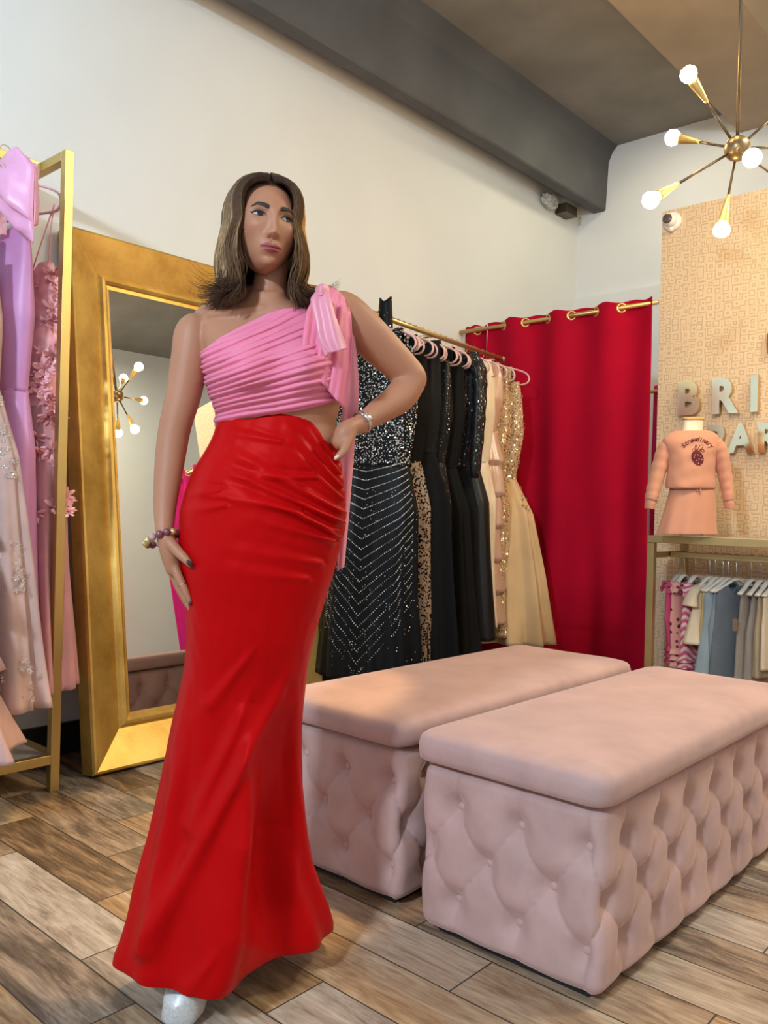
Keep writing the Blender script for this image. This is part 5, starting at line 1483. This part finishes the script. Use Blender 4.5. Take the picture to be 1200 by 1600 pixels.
# gathered shoulder piece wrapping over her left shoulder
q = MB()
def shoulder(u, v):
    # u across the strap, v from the front bust over the shoulder to the back
    S = [((470, 560), 1.675), ((474, 520), 1.685), ((480, 485), 1.708), ((494, 458), 1.742), ((514, 447), 1.795), ((516, 452), 1.85), ((512, 480), 1.885), ((505, 530), 1.89)]
    T = [((538, 640), 1.715), ((548, 580), 1.722), ((551, 530), 1.735), ((549, 495), 1.755), ((541, 466), 1.80), ((540, 468), 1.85), ((538, 500), 1.885), ((530, 560), 1.89)]
    f = v * 7; i = min(int(f), 6); f -= i; f2 = f * f * (3 - 2 * f) * 0.3 + f * 0.7
    A = [S[i][0][k] * (1 - f2) + S[i + 1][0][k] * f2 for k in (0, 1)] + [S[i][1] * (1 - f2) + S[i + 1][1] * f2]
    B = [T[i][0][k] * (1 - f2) + T[i + 1][0][k] * f2 for k in (0, 1)] + [T[i][1] * (1 - f2) + T[i + 1][1] * f2]
    bul = math.sin(PI * u)
    fold = 0.005 * math.sin(u * 17 + 1.4 * math.sin(v * 5)) + 0.002 * math.sin(u * 39)
    px, py, d = (A[k] * (1 - u) + B[k] * u for k in range(3))
    d += (-0.020 * bul - fold) * (1 if v < 0.55 else (0.55 - v) * 4 if v < 0.8 else -1)
    py -= 3.0 * bul * math.exp(-((v - 0.58) / 0.15) ** 2)
    return P(px, py, d) - PO
q.grid(shoulder, 60, 70); q.mk('shoulder_drape', M_['pinktop'], person, solid=0.0035)
# bow: loop and front tails, and the long tail down her side
def ribbon(name, L, R, folds=0.004, nf=9.0, n=40, th=0.003):
    SL, SR = spline(L, n), spline(R, n); q = MB()
    def fn(u, v):
        i = min(int(v * n), n); a, b = SL[i], SR[i]
        px, py, d = (a[k] * (1 - u) + b[k] * u for k in range(3))
        return P(px, py, d - folds * math.sin(u * nf + v * 2.5) - 0.006 * math.sin(PI * u)) - PO
    q.grid(fn, 24, n); return q.mk(name, M_['bowribbon'], person, solid=th)
M_['bowribbon'] = mat('pink_satin_ribbon', (0.74, 0.26, 0.34), 0.42, var=0.03, sheen=0.25)
ribbon('bow_tail', [(492, 458, 1.685), (486, 470, 1.672), (493, 500, 1.662), (500, 530, 1.655), (514, 552, 1.650)], [(512, 452, 1.688), (517, 470, 1.664), (526, 500, 1.655), (535, 525, 1.652), (543, 545, 1.652)])
ribbon('bow_tail', [(490, 470, 1.69), (494, 500, 1.676), (498, 530, 1.668), (509, 558, 1.664)], [(498, 472, 1.685), (502, 500, 1.672), (506, 528, 1.665), (512, 552, 1.662)], 0.001, 3)
ribbon('bow_loop', [(494, 449, 1.69), (503, 444, 1.676), (512, 446, 1.69)], [(492, 461, 1.69), (502, 462, 1.668), (514, 458, 1.69)], 0.002, 5, 16)
ribbon('long_tail', [(537, 520, 1.78), (536, 580, 1.775), (535, 640, 1.79), (528, 700, 1.81), (531, 790, 1.85), (527, 892, 1.86)], [(553, 520, 1.80), (557, 560, 1.80), (560, 620, 1.81), (553, 700, 1.84), (545, 800, 1.87), (537, 886, 1.875)], 0.004, 8, 60)

# ---------------- red satin skirt
M_['redsatin'] = mat('red_satin', (0.45, 0.003, 0.004), 0.42, var=0.03, vscale=3, sheen=0.0, spec=0.22, spec_tint=(1.0, 0.12, 0.10))
OLf = [(343, 652, 1.785), (330, 690, 1.785), (304, 735, 1.785), (289, 775, 1.78), (281, 816, 1.78), (281, 870, 1.775), (287, 925, 1.775), (291, 980, 1.77), (288, 1040, 1.77), (279, 1094, 1.765), (268, 1150, 1.76), (255, 1240, 1.745), (240, 1319, 1.73), (225, 1382, 1.715), (211, 1461, 1.695), (192, 1523, 1.680)]
ORt = [(530, 700, 1.80), (533, 722, 1.80), (538, 755, 1.80), (541, 790, 1.80), (540, 825, 1.80), (532, 855, 1.80), (524, 885, 1.805), (512, 925, 1.81), (499, 965, 1.82), (486, 1010, 1.83), (476, 1060, 1.845), (470, 1110, 1.86), (467, 1170, 1.88), (467, 1240, 1.91), (470, 1292, 1.93), (480, 1345, 1.96), (495, 1393, 2.00), (502, 1424, 2.03)]
SLv, SRv = spline(OLf, 200), spline(ORt, 200)
# re-sample both sides by height
def side(S):
    pts = [P(s[0], s[1], s[2]) for s in S]; z = [p.z for p in pts]
    z0, z1 = z[0], z[-1]; out = []
    for k in range(201):
        zz = z0 + (z1 - z0) * k / 200
        j = max(i for i in range(len(z)) if z[i] >= zz - 1e-9); j = min(j, len(z) - 2)
        f = (z[j] - zz) / max(1e-9, z[j] - z[j + 1]); f = max(0, min(1, f)); out.append(pts[j].lerp(pts[j + 1], f))
    return out
LV, RV = side(SLv), side(SRv)
def proj(p):
    qv = p - CAM; z = qv.dot(FWD); return 600 + FPX * qv.dot(RGT) / z, 800 - FPX * qv.dot(UPV) / z
def segd(px, py, a, b):
    vx, vy = b[0] - a[0], b[1] - a[1]; L2 = vx * vx + vy * vy
    t = ((px - a[0]) * vx + (py - a[1]) * vy) / L2; tc = max(0, min(1, t))
    dx, dy = px - a[0] - vx * tc, py - a[1] - vy * tc
    sgn = 1 if (vx * (py - a[1]) - vy * (px - a[0])) > 0 else -1
    return math.hypot(dx, dy), tc, sgn
LONG = [((452, 1050), (228, 1480), 0.024, 15, 0.15), ((395, 1075), (300, 1290), 0.014, 12, 0.3), ((400, 1010), (330, 1100), 0.008, 9, 0.3), ((340, 1480), (290, 1550), 0.010, 10, 0.3), ((300, 1120), (225, 1450), 0.008, 13, 0.3), ((478, 1250), (420, 1480), 0.010, 22, 0.4)]
HIPF = [  # drapes pulled towards her left hip: start, end, height, width
    ((528, 840), (420, 775), .0105, 7), ((528, 830), (345, 755), .0095, 7), ((534, 815), (335, 728), .0095, 6.5), ((536, 800), (360, 705), .008, 7),
    ((534, 780), (440, 690), .008, 6), ((532, 760), (450, 668), .008, 6), ((530, 740), (465, 655), .007, 5.5), ((528, 722), (480, 655), .006, 5), ((470, 800), (320, 770), .006, 8),
    ((490, 745), (330, 745), .006, 8), ((520, 845), (400, 812), .008, 8), ((440, 690), (345, 672), .004, 7), ((500, 880), (345, 855), .0035, 10), ((480, 905), (330, 890), .003, 10), ((350, 790), (288, 800), .004, 8), ((345, 765), (295, 770), .004, 7)]
def skirt_pt(u, v):
    a = 2 * PI * u; c, s = math.cos(a), math.sin(a)
    f = v * 200; i = min(int(f), 199); f -= i
    l, r_ = LV[i].lerp(LV[i + 1], f), RV[i].lerp(RV[i + 1], f)
    ctr = (l + r_) / 2; ax = (r_ - l) / 2
    n = Vector((ax.y, -ax.x, 0)).normalized()      # towards the camera
    if n.dot(FWD) > 0: n = -n
    ht = interp(v, [0, 0.06, 0.14, 0.25, 0.45, 0.62, 0.8, 1.0], [.090, .108, .128, .128, .112, .112, .128, .165])
    # flat-backed thighs, soft bulges for belly and legs
    s2 = math.copysign(abs(s) ** 0.85, s)
    p = ctr + ax * c + n * (ht * s2)
    # hem sweeps forward over the front foot
    if v > 0.5 and s > 0:
        w = (v - 0.5) / 0.5
        A_ = interp(w, [0, 0.2, 0.5, 0.8, 1], [0, 0.035, 0.075, 0.070, 0.045])
        cr_ = interp(w, [0, 0.5, 1], [0.0, -0.32, -0.55])
        p += n * (A_ * math.exp(-((c - cr_) / 0.26) ** 2)) - n * (A_ * 0.85 * math.exp(-((c - cr_ - 0.62) / 0.36) ** 2))
    # waistline: front edge rises in the middle
    rise = 0.052 * math.exp(-((c - 0.28) / 0.50) ** 2) * (1 if s > 0 else 0.3) * max(0, 1 - v / 0.13) ** 1.0
    p.z += rise
    out = (ax.normalized() * c * 0.6 + n * s).normalized()
    d = 0.0
    if s > -0.15:
        px, py = proj(p); fr = min(1, (s + 0.15) * 3)
        if py < 930:
            for A, B, h, w in HIPF:
                dd, t, sg = segd(px, py, A, B)
                if dd < w * 3:
                    ww = w * (0.50 + 0.75 * t)
                    d += 1.25 * h * (1 - t * 0.75) * math.exp(-(dd / ww) ** 2)
                    if sg > 0: d -= 0.75 * h * (1 - t) * math.exp(-((dd - ww * 1.7) / ww) ** 2)
        else:
            for A, B, h, w, ph in LONG:
                dd, t, sg = segd(px, py, A, B)
                g = math.sin(PI * min(1, 0.12 + t * 0.88)) if False else min(1, t * 2.2 + 0.10)
                d += h * g * math.exp(-(dd / (w * (0.55 + 0.75 * t))) ** 2)
        d *= fr
    # soft flutes in the lower half
    if v > 0.45:
        d += 0.010 * (v - 0.45) * math.sin(a * 6 + 1.0) + 0.012 * (v - 0.45) * math.sin(a * 11 + 2 * v)
    d += 0.0012 * nz(c * 6, s * 6, v * 26)
    p += out * d
    if v > 0.985: p -= out * 0.004 * (v - 0.985) / 0.015
    return p - PO
q = MB(); q.grid(skirt_pt, 340, 420, True)
q.mk('long_skirt', M_['redsatin'], person, solid=0.0025, off=-1)

# ---------------- shoes
M_['shoe'] = mat('silver_white_glitter_leather', (0.62, 0.60, 0.58), 0.35, 0.15, var=0.10, vscale=200)
def shoe(toe, heel):
    q = MB(); toe, heel = Vector(toe), Vector(heel); ax = (toe - heel); L_ = ax.length; ax = ax.normalized(); nn = Vector((-ax.y, ax.x, 0))
    R = []
    for k in range(25):
        t = k / 24
        w = interp(t, [0, 0.05, 0.3, 0.7, 0.9, 0.97, 1.0], [0.020, 0.030, 0.032, 0.044, 0.038, 0.022, 0.004])
        zt = interp(t, [0, 0.3, 0.6, 0.85, 1], [0.150, 0.130, 0.085, 0.078, 0.050]); zb = interp(t, [0, 0.24, 0.30, 0.45, 0.9, 1], [0.0, 0.0, 0.07, 0.0, 0.0, 0.014])
        c = heel + ax * (L_ * t)
        R.append([Vector((c.x, c.y, 0)) + nn * (w * math.cos(b) * (1 - 0.12 * (math.sin(b) > 0))) + Vector((0, 0, (zt + zb) / 2 + (zt - zb) / 2 * math.copysign(abs(math.sin(b)) ** 0.5, math.sin(b)))) - PO for b in [2 * PI * j / 20 for j in range(20)]])
    q.rings(R); o = q.mk('platform_shoe', M_['shoe'], person)
    q = MB(); q.tube([heel + ax * L_ * 0.72 + Vector((0, 0, .085)) - PO + nn * 0.045 * math.cos(b) + Vector((0, 0, 0.026 * math.sin(b))) for b in np.linspace(0, PI, 12)], 0.010, 8, 0.3, up=(ax.x, ax.y, 0)); q.mk('toe_strap', M_['shoe'], person)
    return o
tA = P(262, 1572, 1.665); tB = P(330, 1500, 1.80)
shoe((P(272, 1588, 1.655).x, P(272, 1588, 1.655).y, 0), (P(322, 1530, 1.83).x, P(322, 1530, 1.83).y, 0))
shoe((P(392, 1440, 1.90).x, P(392, 1440, 1.90).y, 0), (P(418, 1400, 2.06).x, P(418, 1400, 2.06).y, 0))

# ---------------- bracelet, watch, ring, nails
br = empty('bead_bracelet', (0, 0, 0)); br.parent = person
tag(br, label='bracelet of purple and gold beads on the right wrist')
bm_p = mat('purple_stone_bead', (0.20, 0.055, 0.08), 0.2); bm_g = mat('gold_bead', (0.75, 0.60, 0.30), 0.2, 0.8); bm_r = mat('pink_stone_bead', (0.45, 0.28, 0.27), 0.25)
bc, NBD = P(252, 841, 1.735) - PO, 13
for k in range(NBD):
    a = 2 * PI * k / NBD
    p = bc + RGT * (0.031 * math.cos(a)) + FWD * (0.028 * math.sin(a)) + UPV * (0.012 * math.cos(a) - 0.008 * math.sin(a))
    q = MB(); q.sphere(p, 0.0080, 14, 10); q.mk('bead', (bm_p, bm_g, bm_p, bm_r, bm_g)[(k * 2) % 5], br)
wt = empty('wrist_watch', (0, 0, 0)); wt.parent = person
tag(wt, label='slim silver watch on the left wrist')
wa = (P(580, 651, 1.785) - P(552, 669, 1.75)).normalized(); wc = P(566, 660, 1.766) - PO
e1 = (UPV - wa * UPV.dot(wa)).normalized(); e2 = wa.cross(e1)
q = MB(); ring = []
for k in range(33):
    a = 2 * PI * k / 32
    ring.append([wc + e1 * math.cos(a) * r + e2 * math.sin(a) * r * 0.97 + wa * w for r, w in ((0.0225, -0.004), (0.0245, -0.004), (0.0245, 0.004), (0.0225, 0.004))])
q.rings(ring, False, False); q.mk('watch_band', mat('silver_band', (0.62, 0.52, 0.50), 0.25, 0.8), wt)
fd = (-FWD - wa * (-FWD).dot(wa)).normalized(); f2 = wa.cross(fd)
q = MB(); wcf = wc + fd * 0.0245
q.rings([[wcf + wa * (0.006 * x) + f2 * (0.010 * y) + fd * w for x, y in ((-1, -1), (1, -1), (1, 1), (-1, 1))] for w in (-0.001, 0.003)]); q.mk('watch_face', mat('silver_dial', (0.70, 0.62, 0.60), 0.15, 0.6), wt)
q = MB()
rc = P(285, 913, 1.7145) - PO; rax = (P(290, 924, 1.712) - P(281, 905, 1.714)).normalized(); r1 = rax.orthogonal().normalized(); r2 = rax.cross(r1)
q.rings([[rc + (r1 * math.cos(a) + r2 * math.sin(a)) * (0.0095 + 0.001 * math.cos(b)) + rax * (0.0012 * math.sin(b)) for b in (0, 1.57, 3.14, 4.71)] for a in np.linspace(0, 2 * PI, 25)], False, False)
q.mk('finger_ring', M_['steel'], person)
M_['nail'] = mat('dark_plum_nail_polish', (0.035, 0.012, 0.022), 0.12); M_['nailp'] = mat('pale_nail_polish', (0.70, 0.48, 0.42), 0.15)
def nail(px, py, d, ang, r, m):
    q = MB(); M = (HM3 * 0 if False else Matrix((RGT, UPV, -FWD)).transposed()).to_4x4() @ Matrix.Rotation(ang, 4, 'Z')
    q.sphere(P(px, py, d) - PO, (r * 0.62, r, r * 0.45), 12, 8, M); q.mk('nail', m, person)
nail(296, 880, 1.679, -2.3, 0.0078, M_['nail']); nail(297, 943, 1.7075, -2.6, 0.0050, M_['nail']); nail(299, 953, 1.7235, -2.6, 0.0050, M_['nail'])
nail(526, 714.5, 1.6855, 2.3, 0.0068, M_['nailp'])
